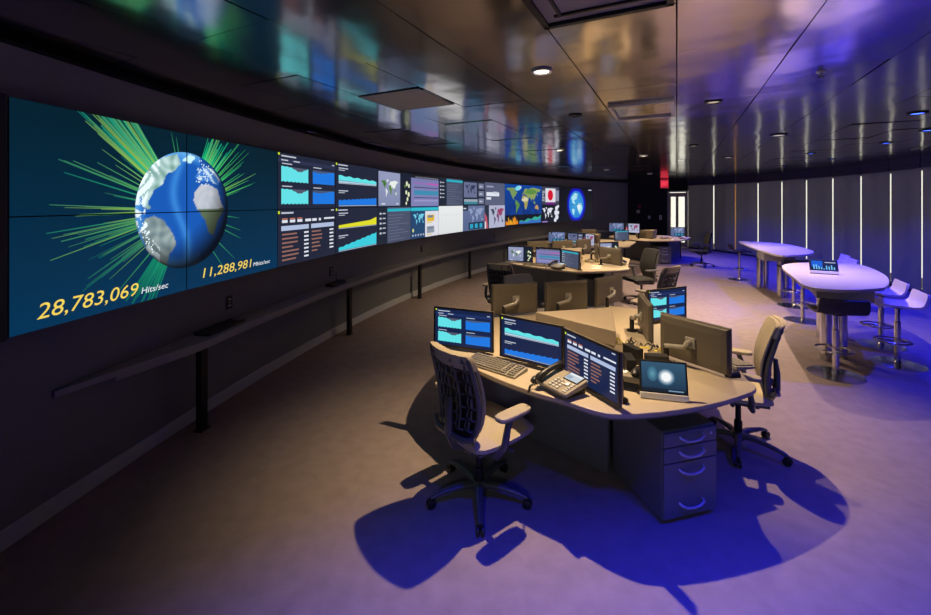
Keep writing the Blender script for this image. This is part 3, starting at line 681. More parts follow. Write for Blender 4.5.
def downlight(x, y, lens, label, group, R=.075):
    t = thing('downlight', label, 'ceiling light', (x, y, CEIL), 0, group)
    mb = MB(); mb.lathe([(R, -.001), (R, -.012), (R * .78, -.014), (R * .66, -.004)], 24); mb.build('trim_ring', M_BLACKM if lens is not M_LITWARM else M_SILVER, t, smooth=40)
    mb = MB(); mb.lathe([(.001, -.003), (R * .66, -.003), (R * .66, -.006), (.001, -.006)], 20); mb.build('lens', lens, t)
    return t
KEY = (.55, 3.03); KEYB = (2.33, 3.95); TABA = (4.4, 5.9); TABB = (5.5, 8.8)
downlight(*KEY, M_LITWARM, 'bright round downlight above the nearest desks', 'white downlights')
downlight(1.19, 4.56, M_BLACK, 'dark round downlight left of the framed ceiling hatch', 'unlit downlights')
downlight(*KEYB, M_DIM, 'dimmer round downlight right of the framed ceiling hatch', 'white downlights')
downlight(3.8, 7.0, M_DIM, 'added round downlight over the aisle between the desks and bar tables', 'white downlights')  # added fitting, goes with the lamp that brightens the aisle floor
downlight(*TABA, M_DIM, 'flat downlight over the nearer bar table', 'white downlights', .11)
downlight(*TABB, M_DIM, 'flat downlight over the far bar table', 'white downlights', .11)
for x, y, lab in ((1.7, 7.6, 'second lit downlight above the desk island behind the nearest'), (3.61, 8.52, 'small lit downlight in line with the ceiling joint left of the exit sign'), (4.1, 12.2, 'far lit downlight above the third desk island'), (6.1, 13.9, 'lit downlight above the farthest desks by the door')): downlight(x, y, M_LITWARM, lab, 'white downlights')
BLUE = [(4.79, 4.45), (6.05, 5.5), (6.68, 6.67), (6.66, 8.1), (7.95, 9.12), (8.2, 10.8), (8.5, 12.6), (8.4, 14.4)]
bl = ['large blue lit downlight near the right edge of the picture', 'blue downlight at the very right edge below the large one', 'blue downlight above the nearer bar table stools', 'blue downlight above the far bar table', 'blue downlight close to the middle windows', 'blue downlight behind the far bar table by the windows', 'blue downlight near the orange-lit window gap', 'farthest blue downlight near the door']
for (x, y), lab in zip(BLUE, bl): downlight(x, y, M_LITBLUE, lab, 'blue downlights along the windows', .085)
t = thing('sprinkler', 'small sprinkler head under the right side of the metal ceiling', 'sprinkler', (2.58, 3.05, CEIL))
mb = MB(); mb.lathe([(.03, 0), (.03, -.006), (.01, -.008), (.01, -.035)], 14); mb.build('body', M_SILVER, t, smooth=40); mb = MB(); mb.lathe([(.001, -.04), (.022, -.04), (.022, -.044), (.001, -.044)], 12); mb.tube([(-.01, 0, -.03), (-.016, 0, -.036), (-.01, 0, -.042)], .003, 6); mb.tube([(.01, 0, -.03), (.016, 0, -.036), (.01, 0, -.042)], .003, 6); mb.build('deflector', M_BLACKM, t)
# ------------------------------------------------------------------ office chair (faces local +Y)
def smooth_profile(P, n):
    out = []
    for k in range(n + 1):
        t = k / n * (len(P) - 1); i = min(int(t), len(P) - 2); f = t - i
        p0, p1, p2, p3 = P[max(i - 1, 0)], P[i], P[i + 1], P[min(i + 2, len(P) - 1)]
        out.append(tuple(.5 * ((2 * b) + (-a + c) * f + (2 * a - 5 * b + 4 * c - d) * f * f + (-a + 3 * b - 3 * c + d) * f ** 3) for a, b, c, d in zip(p0, p1, p2, p3)))
    return out
BACK = [(-.175, .47, .15), (-.162, .55, .19), (-.158, .64, .212), (-.172, .75, .222), (-.200, .855, .222), (-.225, .935, .216), (-.243, .985, .205), (-.250, 1.005, .19)]
def make_chair(label, fab, group):
    t = thing('office_chair', label, 'chair', (0, 0, 0), 0, group)
    PR = [(y, z, hw * .9) for y, z, hw in smooth_profile(BACK, 28)]
    def bend(x, hw): return .055 * (x / .24) ** 2
    # cushion shell
    mb = MB(); rings = []
    for y, z, hw in PR:
        fr = []; bk = []
        for k in range(13):
            x = hw * (-1 + 2 * k / 12); th = .016 * (1 - .55 * abs(x / hw) ** 4)
            fr.append((x, y + bend(x, hw) + th, z)); bk.append((x, y + bend(x, hw) - th * .5, z))
        rings.append(fr + bk[::-1])
    mb.loft(rings); mb.build('backrest', fab, t, smooth=50)
    mb = MB(); rings = []
    for y, z, hw in PR[1:22]:
        rings.append([(hw * .97 * (-1 + k / 6), y + bend(hw * .97 * (-1 + k / 6), hw) - .0165, z) for k in range(13)] + [(hw * .97 * (1 - k / 6), y + bend(hw * .97 * (1 - k / 6), hw) - .0125, z) for k in range(13)])
    mb.loft(rings); mb.build('back_lining', M_BLACK, t, smooth=50)
    # wrapped flap over the top, seen from behind
    mb = MB(); rings = []
    for y, z, hw in PR[19:]:
        a = []; b = []
        for k in range(13):
            x = (hw + .006) * (-1 + 2 * k / 12); a.append((x, y + bend(x, hw) - .012, z + .006)); b.append((x, y + bend(x, hw) - .048 + .012 * abs(x / hw) ** 3, z + .006))
        rings.append(a + b[::-1])
    mb.loft(rings); mb.build('backrest_flap', fab, t, smooth=50)
    # side rails behind the cushion
    for s in (-1, 1):
        pts = [(s * hw * .97, y + bend(hw, hw) - .024 - .018 * sin(PI * k / 28), z) for k, (y, z, hw) in enumerate(PR[:26])]
        mb = MB(); mb.tube(pts, [.021 - .008 * k / 26 for k in range(26)], 8); mb.build('back_frame', M_FRAME, t, smooth=60)
    # flexible ribs: four columns of curved links and a wavy spine
    mb = MB()
    for r_ in range(7):
        k = 3 + r_ * 3; y, z, hw = PR[k]; y2, z2, hw2 = PR[k + 2]
        for c_ in range(4):
            xc = (c_ - 1.5) * hw * .46; wv = hw * .19
            yb = y + bend(xc, hw) - .03; yb2 = y2 + bend(xc, hw2) - .03
            zc = z + (.008 if c_ % 2 else -.004)
            mb.tube([(xc - wv, yb + .012, zc), (xc - wv * .6, yb - .008, zc + .008), (xc, yb - .014, zc + .01), (xc + wv * .6, yb - .008, zc + .008), (xc + wv, yb + .012, zc)], .0085, 6, flat=.7)
            mb.tube([(xc + wv * .25, yb - .008, zc + .005), (xc + wv * .5, (yb + yb2) / 2 - .016, (zc + z2) / 2 + .01), (xc + wv * .25, yb2 - .008, z2 + .02)], .009, 6, flat=.7)
            mb.tube([(xc - wv * .7, yb - .004, zc + .004), (xc - wv * .75, (yb + yb2) / 2 - .012, (zc + z2) / 2 + .01), (xc - wv * .6, yb2 - .004, z2 + .02)], .007, 6, flat=.7)
    mb.build('back_ribs', M_FRAME, t, smooth=60)
    # bracket from back to mechanism
    mb = MB(); mb.tube([(0, -.235, .72), (0, -.245, .62), (0, -.245, .50), (0, -.20, .41), (0, -.10, .37), (0, .02, .36)], [.02, .03, .034, .034, .034, .034], 10, flat=.7)
    for s in (-1, 1): mb.tube([(s * .19, -.20, .52), (s * .12, -.235, .50), (0, -.24, .50)], .018, 8)
    mb.build('back_bracket', M_FRAME, t, smooth=60)
    # seat
    mb = MB(); rings = []
    SP = [(-.20, .455, .20), (-.14, .45, .235), (.0, .448, .25), (.14, .452, .255), (.24, .455, .245), (.285, .44, .22)]
    for y, z, hw in smooth_profile(SP, 12):
        top = []; bot = []
        for k in range(11):
            x = hw * (-1 + 2 * k / 10); e = 1 - abs(x / hw) ** 4
            top.append((x, y, z + .012 + .028 * e - .01 * (1 - (x / hw) ** 2))); bot.append((x, y, z - .012 - .012 * e))
        rings.append(top + bot[::-1])
    mb.loft(rings); mb.build('seat', fab, t, smooth=50)
    mb = MB(); mb.prism([(-.21, -.18), (.21, -.18), (.235, .0), (.23, .22), (.18, .26), (-.18, .26), (-.23, .22), (-.235, .0)], .412, .432); mb.build('seat_pan', M_FRAME, t, bevel=.006)
    mb = MB(); mb.box((0, -.01, .375), (.15, .24, .06)); mb.tube([(-.20, .05, .39), (.20, .05, .39)], .018, 8); mb.tube([(.19, .05, .39), (.25, .06, .385)], .012, 8); mb.build('tilt_mechanism', M_FRAME, t, bevel=.01)
    for s in (-1, 1):
        mb = MB(); mb.tube([(s * .12, -.06, .38), (s * .24, -.07, .40), (s * .295, -.06, .48), (s * .30, -.04, .58), (s * .30, -.02, .635)], [.018, .02, .02, .018, .018], 8, flat=1.2)
        a = mb.build('armrest', M_FRAME, t, smooth=60)
        mb = MB(); ol = [(.05 * cos(q) , .125 * sin(q)) for q in [2 * PI * k / 24 for k in range(24)]]
        ol = [(math.copysign(abs(x / .05) ** .5, x) * .047 + s * .295, math.copysign(abs(y / .125) ** .55, y) * .13 + .01) for x, y in ol]
        mb.prism(ol, .635, .664); mb.build('arm_pad', M_PAD if fab is M_FABRIC else M_FRAME, a, bevel=.01)
    mb = MB(); mb.lathe([(.028, .07), (.028, .20), (.02, .205), (.02, .36)], 16); mb.build('gas_column', M_BLACKM, t, smooth=40)
    mb = MB(); mb.lathe([(.045, .062), (.05, .085), (.042, .115), (.03, .118)], 16); mb.build('base_hub', M_FRAME, t, smooth=40)
    for k in range(5):
        an = 2 * PI * k / 5 + rad(32)
        M = Rz(an); mb = MB(); mb.tube([(.03, 0, .092), (.12, 0, .098), (.24, 0, .085), (.315, 0, .064)], [.03, .026, .02, .015], 8, M, flat=.72); lg = mb.build('base_leg', M_FRAME, t, smooth=60)
        mb = MB()
        for s in (-.014, .014):
            W = M @ Tr(.315, s, .028) @ Matrix.Rotation(PI / 2, 4, 'X'); mb.lathe([(.001, -.009), (.02, -.009), (.028, -.005), (.028, .005), (.02, .009), (.001, .009)], 16, M=W)
        mb.tube([(.315, 0, .03), (.315, 0, .066)], .008, 8, M); mb.build('caster', M_BLACK, lg, smooth=40)
    return t
# ------------------------------------------------------------------ monitor (front faces local -Y, origin on the desk)
MW, MH = .505, .312
def make_monitor(cv, label, group, lift=0.0, oled=False):
    t = thing('monitor', label, 'monitor', (0, 0, 0), 0, group); zc = .022 + MH / 2 + lift
    mb = MB(); mb.box((0, .008, zc), (MW, .016, MH))
    mb.loft([[(-MW / 2 + .004, .016, zc - MH / 2 + .004), (MW / 2 - .004, .016, zc - MH / 2 + .004), (MW / 2 - .004, .016, zc + MH / 2 - .004), (-MW / 2 + .004, .016, zc + MH / 2 - .004)],
             [(-MW / 2 + .012, .034, zc - MH / 2 + .012), (MW / 2 - .012, .034, zc - MH / 2 + .012), (MW / 2 - .012, .034, zc + MH / 2 - .012), (-MW / 2 + .012, .034, zc + MH / 2 - .012)],
             [(-MW / 2 + .05, .042, zc - MH / 2 + .06), (MW / 2 - .05, .042, zc - MH / 2 + .06), (MW / 2 - .05, .042, zc + MH / 2 - .06), (-MW / 2 + .05, .042, zc + MH / 2 - .06)]])
    mb.build('housing', M_MBACK, t, bevel=.002, seg=1)
    mb = MB(); bz = .014
    for s in (-1, 1): mb.box((s * (MW / 2 - bz / 2), -.002, zc), (bz, .006, MH)); mb.box((0, -.002, zc + s * (MH / 2 - bz / 2)), (MW - 2 * bz, .006, bz))
    mb.build('bezel', M_BLACK, t)
    if cv: s = cv.build('screen', 0, cv.w, 0, cv.h, M_MON, t); s.location = (0, -.0005, zc)
    mb = MB(); mb.box((0, .0345, zc + .095), (MW * .72, .012, .011)); mb.build('vent_slot', M_BLACK, t)
    mb = MB(); mb.box((0, .048, zc), (.075, .016, .075)); mb.build('mount_plate', M_ARM, t, bevel=.008)
    mb = MB(); mb.tube([(0, .052, zc), (0, .085, zc), (.02, .095, zc - .03), (.13, .10, zc - .05), (.15, .10, zc - .06)], [.022, .02, .017, .016, .022], 10); a = mb.build('monitor_arm', M_ARM, t, smooth=50)
    mb = MB(); mb.lathe([(.045, 0), (.045, .012), (.02, .014), (.02, zc - .05), (.012, zc - .046)], 16, (.15, .10, 0)); mb.build('post', M_BLACKM, a, smooth=40)
    return t
SW, SHH = MW - .028, MH - .028
NAVY = rgb(22, 36, 74)
# ------------------------------------------------------------------ small desk things
def make_keyboard(label, group):
    t = thing('keyboard', label, 'keyboard', (0, 0, 0), 0, group)
    mb = MB(); mb.loft([[(-.225, -.085, 0), (.225, -.085, 0), (.225, -.085, .014), (-.225, -.085, .014)], [(-.225, .085, 0), (.225, .085, 0), (.225, .085, .030), (-.225, .085, .030)]]); mb.build('base', M_KEYB, t, bevel=.004)
    mb = MB()
    for r_ in range(6):
        y = -.066 + r_ * .0265; z = .014 + (y + .085) / .17 * .016
        x = -.212
        while x < .208:
            w = .0175
            if r_ == 0 and -.13 < x < -.02: w = .11
            if not (.075 < x < .086) and not (.138 < x < .149): mb.box((x + w / 2, y, z + .004), (w - .003, .021, .010))
            x += w
    mb.build('keys', M_KEY, t)
    return t
def make_mouse(label, group):
    t = thing('computer_mouse', label, 'mouse', (0, 0, 0), 0, group)
    mb = MB(); rings = []
    for k in range(9):
        f = k / 8; y = -.055 + .11 * f; w = .032 * math.sqrt(max(.03, 1 - (2 * f - 1) ** 4)); h = .036 * math.sqrt(max(.05, 1 - (1.6 * f - .7) ** 2))
        rings.append([(w * cos(a), y, h * max(0, sin(a))) for a in [PI * q / 8 for q in range(9)]])
    mb.loft(rings); mb.build('shell', M_BLACK, t, smooth=60)
    mb = MB(); mb.lathe([(.001, -.004), (.009, -.004), (.009, .004), (.001, .004)], 12, M=Tr(0, .03, .031) @ Matrix.Rotation(PI / 2, 4, 'Y')); mb.build('scroll_wheel', M_SILVER, t)
    return t
def make_phone(label, group):
    t = thing('desk_phone', label, 'phone', (0, 0, 0), 0, group)
    mb = MB(); mb.loft([[(-.13, -.10, .02), (.13, -.10, .02), (.13, -.10, .045), (-.13, -.10, .045)], [(-.13, .09, .05), (.13, .09, .05), (.13, .09, .09), (-.13, .09, .09)]]); mb.build('body', M_PHONE, t, bevel=.008)
    mb = MB(); mb.loft([[(-.10, -.06, 0), (.10, -.06, 0), (.10, .1, 0), (-.10, .1, 0)], [(-.10, -.05, .032), (.10, -.05, .032), (.10, .08, .052), (-.10, .08, .052)]]); mb.build('stand', M_BLACK, t)
    S = Tr(0, -.10, .045) @ Matrix.Rotation(math.atan2(.045, .19), 4, 'X')
    mb = MB(); mb.box((.055, .155, .003), (.115, .075, .006), S); mb.build('display_bezel', M_BLACK, t)
    cv = Canvas(.105, .068); cv.rect(0, 0, .105, .068, rgb(196, 206, 214), 0); cv.rect(.005, .05, .095, .012, rgb(230, 236, 240), 1); cv.rect(.005, .01, .04, .03, rgb(150, 170, 190), 1)
    s = cv.build('display', 0, .105, 0, .068, M_MON, t); s.matrix_local = S @ Tr(.055, .155, .0065) @ Matrix.Rotation(-PI / 2, 4, 'X')
    mb = MB()
    for i in range(3):
        for j in range(4): mb.box((.0 + .03 * i - .02, .022 + .024 * j, .004), (.02, .014, .008), S)
    for j in range(5): mb.box((.10, .02 + .02 * j, .003), (.022, .012, .006), S)
    mb.lathe([(.02, 0), (.02, .008), (.008, .010)], 16, M=S @ Tr(.062, .085, 0)); mb.build('keypad', M_SILVER, t, bevel=.001, seg=1)
    mb = MB(); mb.tube([(-.095, -.005, .012), (-.095, .005, .026), (-.095, .06, .036), (-.095, .10, .038), (-.095, .15, .035), (-.095, .19, .027), (-.095, .20, .012)], [.024, .026, .019, .018, .019, .026, .024], 10, S); mb.build('handset', M_BLACK, t, smooth=60)
    mb = MB(); pts = [(-.095 - .02 * sin(k * .2), -.12 - .004 * k, .03 - .0008 * k) for k in range(24)]
    mb.tube([(p[0] + .007 * cos(k * 2.2), p[1], max(.008, p[2] + .007 * sin(k * 2.2))) for k, p in enumerate(pts)], .004, 5); mb.build('cord', M_BLACK, t, smooth=60)
    return t
def make_tablet(label, w=.265, h=.185, group=None, cvf=None, base_m=None, lean=14):
    t = thing('touch_screen', label, 'touch panel', (0, 0, 0), 0, group); S = Tr(0, 0, .012) @ Matrix.Rotation(rad(-lean), 4, 'X')
    mb = MB(); mb.box((0, .01, h / 2 + .025), (w, .016, h), S); mb.build('housing', M_BLACK, t, bevel=.004)
    cv = cvf(w - .022, h - .02); s = cv.build('screen', 0, cv.w, 0, cv.h, M_MON, t); s.matrix_local = S @ Tr(0, .0015, h / 2 + .025)
    mb = MB(); mb.box((0, .012, .010), (w, .03, .034), S); mb.box((0, .05, .006), (w * .8, .10, .012)); mb.build('base', base_m or M_WHITE, t, bevel=.004)
    mb = MB(); mb.tube([(0, .09, .012), (0, .075, .06), (0, .045, .12)], .012, 8); mb.build('prop', M_BLACKM, t, smooth=50)
    return t
def g_blur(w, h):
    c = Canvas(w, h); c.rect(0, 0, w, h, rgb(30, 52, 76), 0, rgb(52, 86, 112))
    for k in range(8): f = 1 - k / 8; q = tuple(a + (b - a) * min(1, k / 4) for a, b in zip((.2, .34, .45), (.96, .97, .98))); c.disc(w * .56, h * .52, w * .21 * f, h * .30 * f, q, 1 + k * .2, 24)
    for k in range(4): f = 1 - k / 4; c.disc(w * .25, h * .6, w * .12 * f, h * .26 * f, (.22 + .05 * k, .4 + .06 * k, .5 + .05 * k), 1 + k * .2, 18)
    c.rect(0, 0, w, h * .12, rgb(24, 34, 46), 3); c.rect(w * .6, h * .04, w * .34, h * .04, rgb(120, 150, 180), 4)
    return c
def g_desk(w, h):
    c = Canvas(w, h); c.rect(0, 0, w, h, rgb(24, 34, 60), 0); c.rect(w * .04, h * .3, w * .42, h * .62, rgb(30, 96, 210)); r = random.Random(6)
    for i in range(9): c.rect(w * (.1 + .095 * i), h * .08, w * .05, h * r.uniform(.1, .55), rgb(120, 196, 240), 2)
    c.rect(w * .55, h * .74, w * .4, h * .08, TX, 2)
    return c
def make_pedestal(label, group):
    t = thing('drawer_pedestal', label, 'drawer unit', (0, 0, 0), 0, group)   # front faces -Y
    W, D, H = .385, .50, .55
    mb = MB(); mb.box((0, D / 2 + .01, .02 + (H - .02) / 2), (W, D - .02, H - .02)); mb.build('cabinet', M_DARKG, t, bevel=.004)
    for z, h, n in ((H - .052, .085, 0), (H - .143, .09, 0), (H - .355, .325, 1)):
        mb = MB(); mb.box((0, .010, z), (W - .006, .02, h - .004)); d = mb.build('drawer', M_DARKG, t, bevel=.002, seg=1)
        hz = z + (.0 if not n else .12); 
        for hz in ((z + .0,) if not n else (z + .11, z - .09)):
            mb = MB(); mb.tube([(-.085, -.0, hz + .014), (-.08, -.018, hz + .008), (-.045, -.026, hz - .006), (0, -.028, hz - .010), (.045, -.026, hz - .006), (.08, -.018, hz + .008), (.085, 0, hz + .014)], .0075, 8); mb.build('handle', M_SILVER, d, smooth=60)
    mb = MB(); mb.lathe([(.009, 0), (.009, .004), (.001, .005)], 14, M=Tr(.145, -.0, H - .045) @ Matrix.Rotation(PI / 2, 4, 'X')); mb.build('lock', M_SILVER, t)
    for sx in (-.15, .15):
        for y in (.06, .44): mb = MB(); mb.lathe([(.02, 0), (.02, .022)], 12, (sx, y, 0)); mb.build('foot', M_BLACK, t, smooth=40)
    return t
# ------------------------------------------------------------------ desk island for three operators
RAD1 = [(194, 1.30), (201, 1.26), (213, 1.21), (225, 1.20), (236, 1.214), (246, 1.24), (254.4, 1.305), (260, 1.317), (270, 1.274), (282.5, 1.237), (292, 1.226), (300, 1.228), (306, 1.235), (310, 1.21), (313, 1.15), (320, 1.09), (332, 1.05), (345, 1.05), (356, 1.10), (366, 1.2), (375, 1.30), (385, 1.34), (400, 1.32), (418, 1.27), (428, 1.24), (432, 1.17), (445, 1.08), (460, 1.06), (474, 1.10), (486, 1.2), (497, 1.3), (508, 1.34), (522, 1.32), (538, 1.32), (548, 1.33)]
def outline(scale=0.0):
    P = [((r + scale) * cos(rad(a)), (r + scale) * sin(rad(a))) for a, r in RAD1]
    out = []; n = len(P)
    for i in range(n):
        p0, p1, p2, p3 = P[i - 1], P[i], P[(i + 1) % n], P[(i + 2) % n]
        for f in (0, .25, .5, .75): out.append(tuple(.5 * (2 * b + (c - a) * f + (2 * a - 5 * b + 4 * c - d) * f * f + (3 * b - a - 3 * c + d) * f ** 3) for a, b, c, d in zip(p0, p1, p2, p3)))
    return out
def make_island(label):
    t = thing('desk_island', label, 'desk', (0, 0, 0), 0, 'desk islands')
    mb = MB(); mb.prism(outline(), DESK - .028, DESK); mb.build('worktop', M_DESK, t, bevel=.006)
    mb = MB(); mb.prism(outline(-.03), DESK - .05, DESK - .029); mb.build('under_frame', M_PANEL, t)
    def wall_path(pts, th=.03, z0=.012, z1=DESK - .05):
        mb = MB()
        for a, b in zip(pts, pts[1:]):
            d = Vector((b[0] - a[0], b[1] - a[1])); an = math.atan2(d.y, d.x); mb.box((d.length / 2, 0, (z0 + z1) / 2), (d.length + .01, th, z1 - z0), Tr(a[0], a[1], 0) @ Rz(an))
        return mb
    wall_path([(-1.22, .02), (-.56, -.22), (-.085, -.685)]).build('modesty_panel', M_PANEL, t)
    wall_path([(.44, -.60), (.52, -.1), (.95, .52)]).build('modesty_panel', M_PANEL, t)
    wall_path([(.90, .60), (.2, .66), (-.62, .74), (-.98, .34)]).build('modesty_panel', M_PANEL, t)
    for x, y in ((-1.16, .02), (1.0, .62)):
        mb = MB(); mb.lathe([(.05, 0), (.05, .01), (.028, .014), (.028, DESK - .05)], 16, (x, y, 0)); mb.build('leg', M_BLACKM, t, smooth=40)
    mb = MB(); mb.box((.02, -.9, DESK - .085), (.008, .008, .008)); 
    return t
def make_hood(label):
    t = thing('wedge_cabinet', label, 'cabinet', (0, 0, 0), 0, 'wedge cabinets in the middle of the desk islands')
    P = [(-.50, -.14), (.19, .03), (-.02, -.66)]
    def ins(k): c = (sum(p[0] for p in P) / 3, sum(p[1] for p in P) / 3); return [(p[0] + (c[0] - p[0]) * k, p[1] + (c[1] - p[1]) * k) for p in P]
    mb = MB(); mb.prism(ins(.04), 0, .155); mb.build('body', M_TAUPE, t, bevel=.003, seg=1)
    mb = MB(); mb.prism(ins(.0), .155, .262); mb.build('top_box', M_TAUPE, t, bevel=.004)
    mb = MB(); mb.prism(ins(.06), .150, .157); mb.build('shadow_gap', M_BLACK, t)
    return t
def make_power(label):
    t = thing('power_box', label, 'power box', (0, 0, 0), 0, 'power boxes on the desk islands')
    mb = MB(); mb.box((0, 0, .055), (.15, .06, .11)); mb.build('case', M_BLACK, t, bevel=.004)
    mb = MB(); [mb.box((x, -.032, .06), (.028, .006, .03)) for x in (-.045, 0, .045)]; mb.build('socket', M_PANEL, t)
    return t
def make_cables(seed, label):
    r = random.Random(seed); t = thing('cable_bundle', label, 'cables', (0, 0, 0), 0, 'tangled cables on the desk islands')
    mats = [M_CABLE, M_BLACK, M_CABLE, M_BLACK, M_CABLE, M_BLACK, M_YELLOW]
    for k in range(14):
        a0 = r.uniform(0, 2 * PI); p = Vector((r.uniform(-.1, .1), r.uniform(-.1, .1), .008)); pts = [p.copy()]
        L = r.uniform(.12, .24)
        for q in range(8):
            a0 += r.uniform(-.9, .9); p = p + Vector((cos(a0), sin(a0), 0)) * L / 6; 
            pts.append(Vector((max(-.13, min(.13, p.x)), max(-.13, min(.13, p.y)),   .008 + max(0, r.uniform(-.04, .045)))))
        pts[-1].z = .008
        mb = MB(); mb.tube(smooth_profile([tuple(x) for x in pts], 32), r.uniform(.004, .007), 6); mb.build('cable', mats[k % 7], t, smooth=60)
    return t
# ------------------------------------------------------------------ bar tables and stools
def make_table(label, pts):
    t = thing('bar_table', label, 'table', (0, 0, 0), 0, 'white bar tables')
    n = len(pts); sp = []
    for i in range(n):
        p0, p1, p2, p3 = pts[i - 1], pts[i], pts[(i + 1) % n], pts[(i + 2) % n]
        for f in (0, .25, .5, .75): sp.append(tuple(.5 * (2 * b + (c - a) * f + (2 * a - 5 * b + 4 * c - d) * f * f + (3 * b - a - 3 * c + d) * f ** 3) for a, b, c, d in zip(p0, p1, p2, p3)))
    mb = MB(); mb.prism(sp, .945, .98); mb.build('tabletop', M_TABLE, t, bevel=.005)
    return t
def make_stool(label, shell, group):
    t = thing('bar_stool', label, 'stool', (0, 0, 0), 0, group)     # faces +Y
    mb = MB(); mb.lathe([(.25, 0), (.25, .006), (.22, .012), (.04, .022), (.03, .04)], 36); mb.build('base', M_CHROME, t, smooth=30)
    mb = MB(); mb.lathe([(.03, .02), (.03, .50), (.022, .505), (.022, .68)], 18); mb.build('pole', M_CHROME, t, smooth=40)
    mb = MB(); mb.tube([(.16 * cos(a), .04 + .16 * sin(a), .27) for a in [2 * PI * k / 28 for k in range(29)]], .011, 8); mb.tube([(0, -.02, .27), (0, -.12, .27)], .012, 8); mb.tube([(0, .03, .27), (0, .2, .27)], .012, 8); mb.build('foot_ring', M_CHROME, t, smooth=50)
    mb = MB(); rings = []
    pf = [(.20, .735, .19), (.17, .752, .205), (.08, .75, .215), (-.05, .745, .22), (-.13, .752, .222), (-.175, .785, .222), (-.195, .84, .22), (-.21, .90, .212), (-.215, .915, .20)]
    pf = smooth_profile(pf, 20)
    for i, (y, z, hw) in enumerate(pf):
        a, b = pf[max(0, i - 1)], pf[min(len(pf) - 1, i + 1)]; tv = Vector((b[0] - a[0], b[1] - a[1])).normalized(); nx, nz = tv.y, -tv.x
        f = []; g = []
        for k in range(9):
            x = hw * (-1 + k / 4); cv = .014 * (x / hw) ** 2
            f.append((x, y + nx * (.012 + cv), z + nz * (.012 + cv))); g.append((x, y + nx * (cv - .012), z + nz * (cv - .012)))
        rings.append(f + g[::-1])
    mb.loft(rings); so = mb.build('seat_shell', shell, t, smooth=50); so.location.z = -.05
    mb = MB(); mb.lathe([(.02, .65), (.09, .672), (.09, .684)], 16); mb.build('seat_mount', M_BLACKM, t, smooth=40)
    return t

# ================================================================== placing the desks
PODS = [((1.08, 3.62), 0.0), ((2.15, 8.42), 0.0), ((3.75, 12.25), -.12), ((6.2, 14.05), -.30)]
PN = ['the nearest desk island', 'the second desk island', 'the third desk island', 'the far desk island by the bright door']
def at(pod, p, z=0.0):
    (cx, cy), a = PODS[pod]; q = Rz(a) @ Vector((p[0], p[1], 0)); return (cx + q.x, cy + q.y, z)
def ang(pod, a): return PODS[pod][1] + a
isl = make_island('nearest beige-topped desk island with dark grey panels')
isl.location = at(0, (0, 0))
for k, lab in ((1, 'second beige-topped desk island, behind the three monitor backs'), (2, 'third desk island, small, under the far end of the video wall'), (3, 'farthest desk island, with dark cabinet, near the bright door')):
    dup(isl, at(k, (0, 0)), ang(k, 0), lab)
hood = make_hood('taupe wedge-shaped cabinet in the middle of the nearest desk island'); hood.location = at(0, (0, 0), DESK)
for k in (1, 2, 3): dup(hood, at(k, (0, 0), DESK), ang(k, 0), 'taupe wedge-shaped cabinet in the middle of ' + PN[k])
ped = make_pedestal('dark grey drawer pedestal with curved silver handles under the nearest desk', 'drawer pedestals')
ped.location = (1.3475, 2.51, 0); ped.rotation_euler.z = math.atan2(.101, .371)
for k in (1, 3): dup(ped, at(k, (.2675, -1.11)), ang(k, math.atan2(.101, .371)), 'dark drawer pedestal under ' + PN[k])
# monitors: pod-local centre, angle
def T_(n): return n
MON = {'a1': ((-1.10, -.32), -22), 'a2': ((-.62, -.628), -37), 'a3': ((-.32, -1.045), -66),
       'b1': ((.55, -.625), 121), 'b2': ((.50, .04), 77), 'b3': ((.89, .48), 22),
       'c1': ((-.575, .73), 195), 'c2': ((-.01, .855), 197), 'c3': ((.535, 1.15), 216.7)}
c4 = g_charts4(SW, SHH, NAVY); l2 = g_lines2(SW, SHH, 0, NAVY); tb = g_table(SW, SHH, NAVY); mg = g_mapgrey(SW, SHH); bd = g_bands(SW, SHH); ls = g_list(SW, SHH, .05); bm_ = g_bluemap(SW, SHH); pk = g_pinkmap(SW, SHH); ti = g_tiles(SW, SHH)
PROTO = {}
def place_mon(pod, key, cv, cname, label, lift=0.0):
    p, a = MON[key]; grp = 'monitors on the desk islands'; kk = (cname, lift)
    loc = at(pod, p, DESK); rz = ang(pod, rad(a))
    if kk not in PROTO:
        m = make_monitor(cv, label, grp, lift); PROTO[kk] = m; m.location = loc; m.rotation_euler.z = rz
    else: dup(PROTO[kk], loc, rz, label, grp)
place_mon(0, 'a1', c4, 'c4', 'nearest left monitor, showing two cyan and two blue charts, behind the chair')
place_mon(0, 'a2', l2, 'l2', 'monitor with thin cyan graph, behind the grey keyboard')
place_mon(0, 'a3', tb, 'tb', 'monitor with a table of rows, standing behind the desk phone')
place_mon(0, 'b1', l2, 'l2', 'large dark monitor back with silver arm, right of the wedge cabinet')
place_mon(0, 'b2', tb, 'tb', 'monitor seen edge-on between the wedge cabinet and the chart monitor')
place_mon(0, 'b3', c4, 'c4', 'chart monitor behind the large dark monitor back, left of the pulled-out chair')
place_mon(0, 'c1', l2, 'l2', 'left of three brown monitor backs behind the nearest chart monitors')
place_mon(0, 'c2', l2, 'l2', 'middle of three brown monitor backs behind the wedge cabinet')
place_mon(0, 'c3', l2, 'l2', 'right of three brown monitor backs beyond the wedge cabinet')
place_mon(1, 'a1', mg, 'mg', 'left monitor with green and white map on the second desk island')
place_mon(1, 'a2', bd, 'bd', 'middle monitor with purple bands on the second desk island')
place_mon(1, 'a3', ls, 'ls', 'monitor with cyan-topped grey list on the second desk island')
place_mon(1, 'b1', l2, 'l2', 'monitor back on the right side of the second desk island')
place_mon(1, 'b2', tb, 'tb', 'edge-on monitor left of the map monitor on the second desk island')
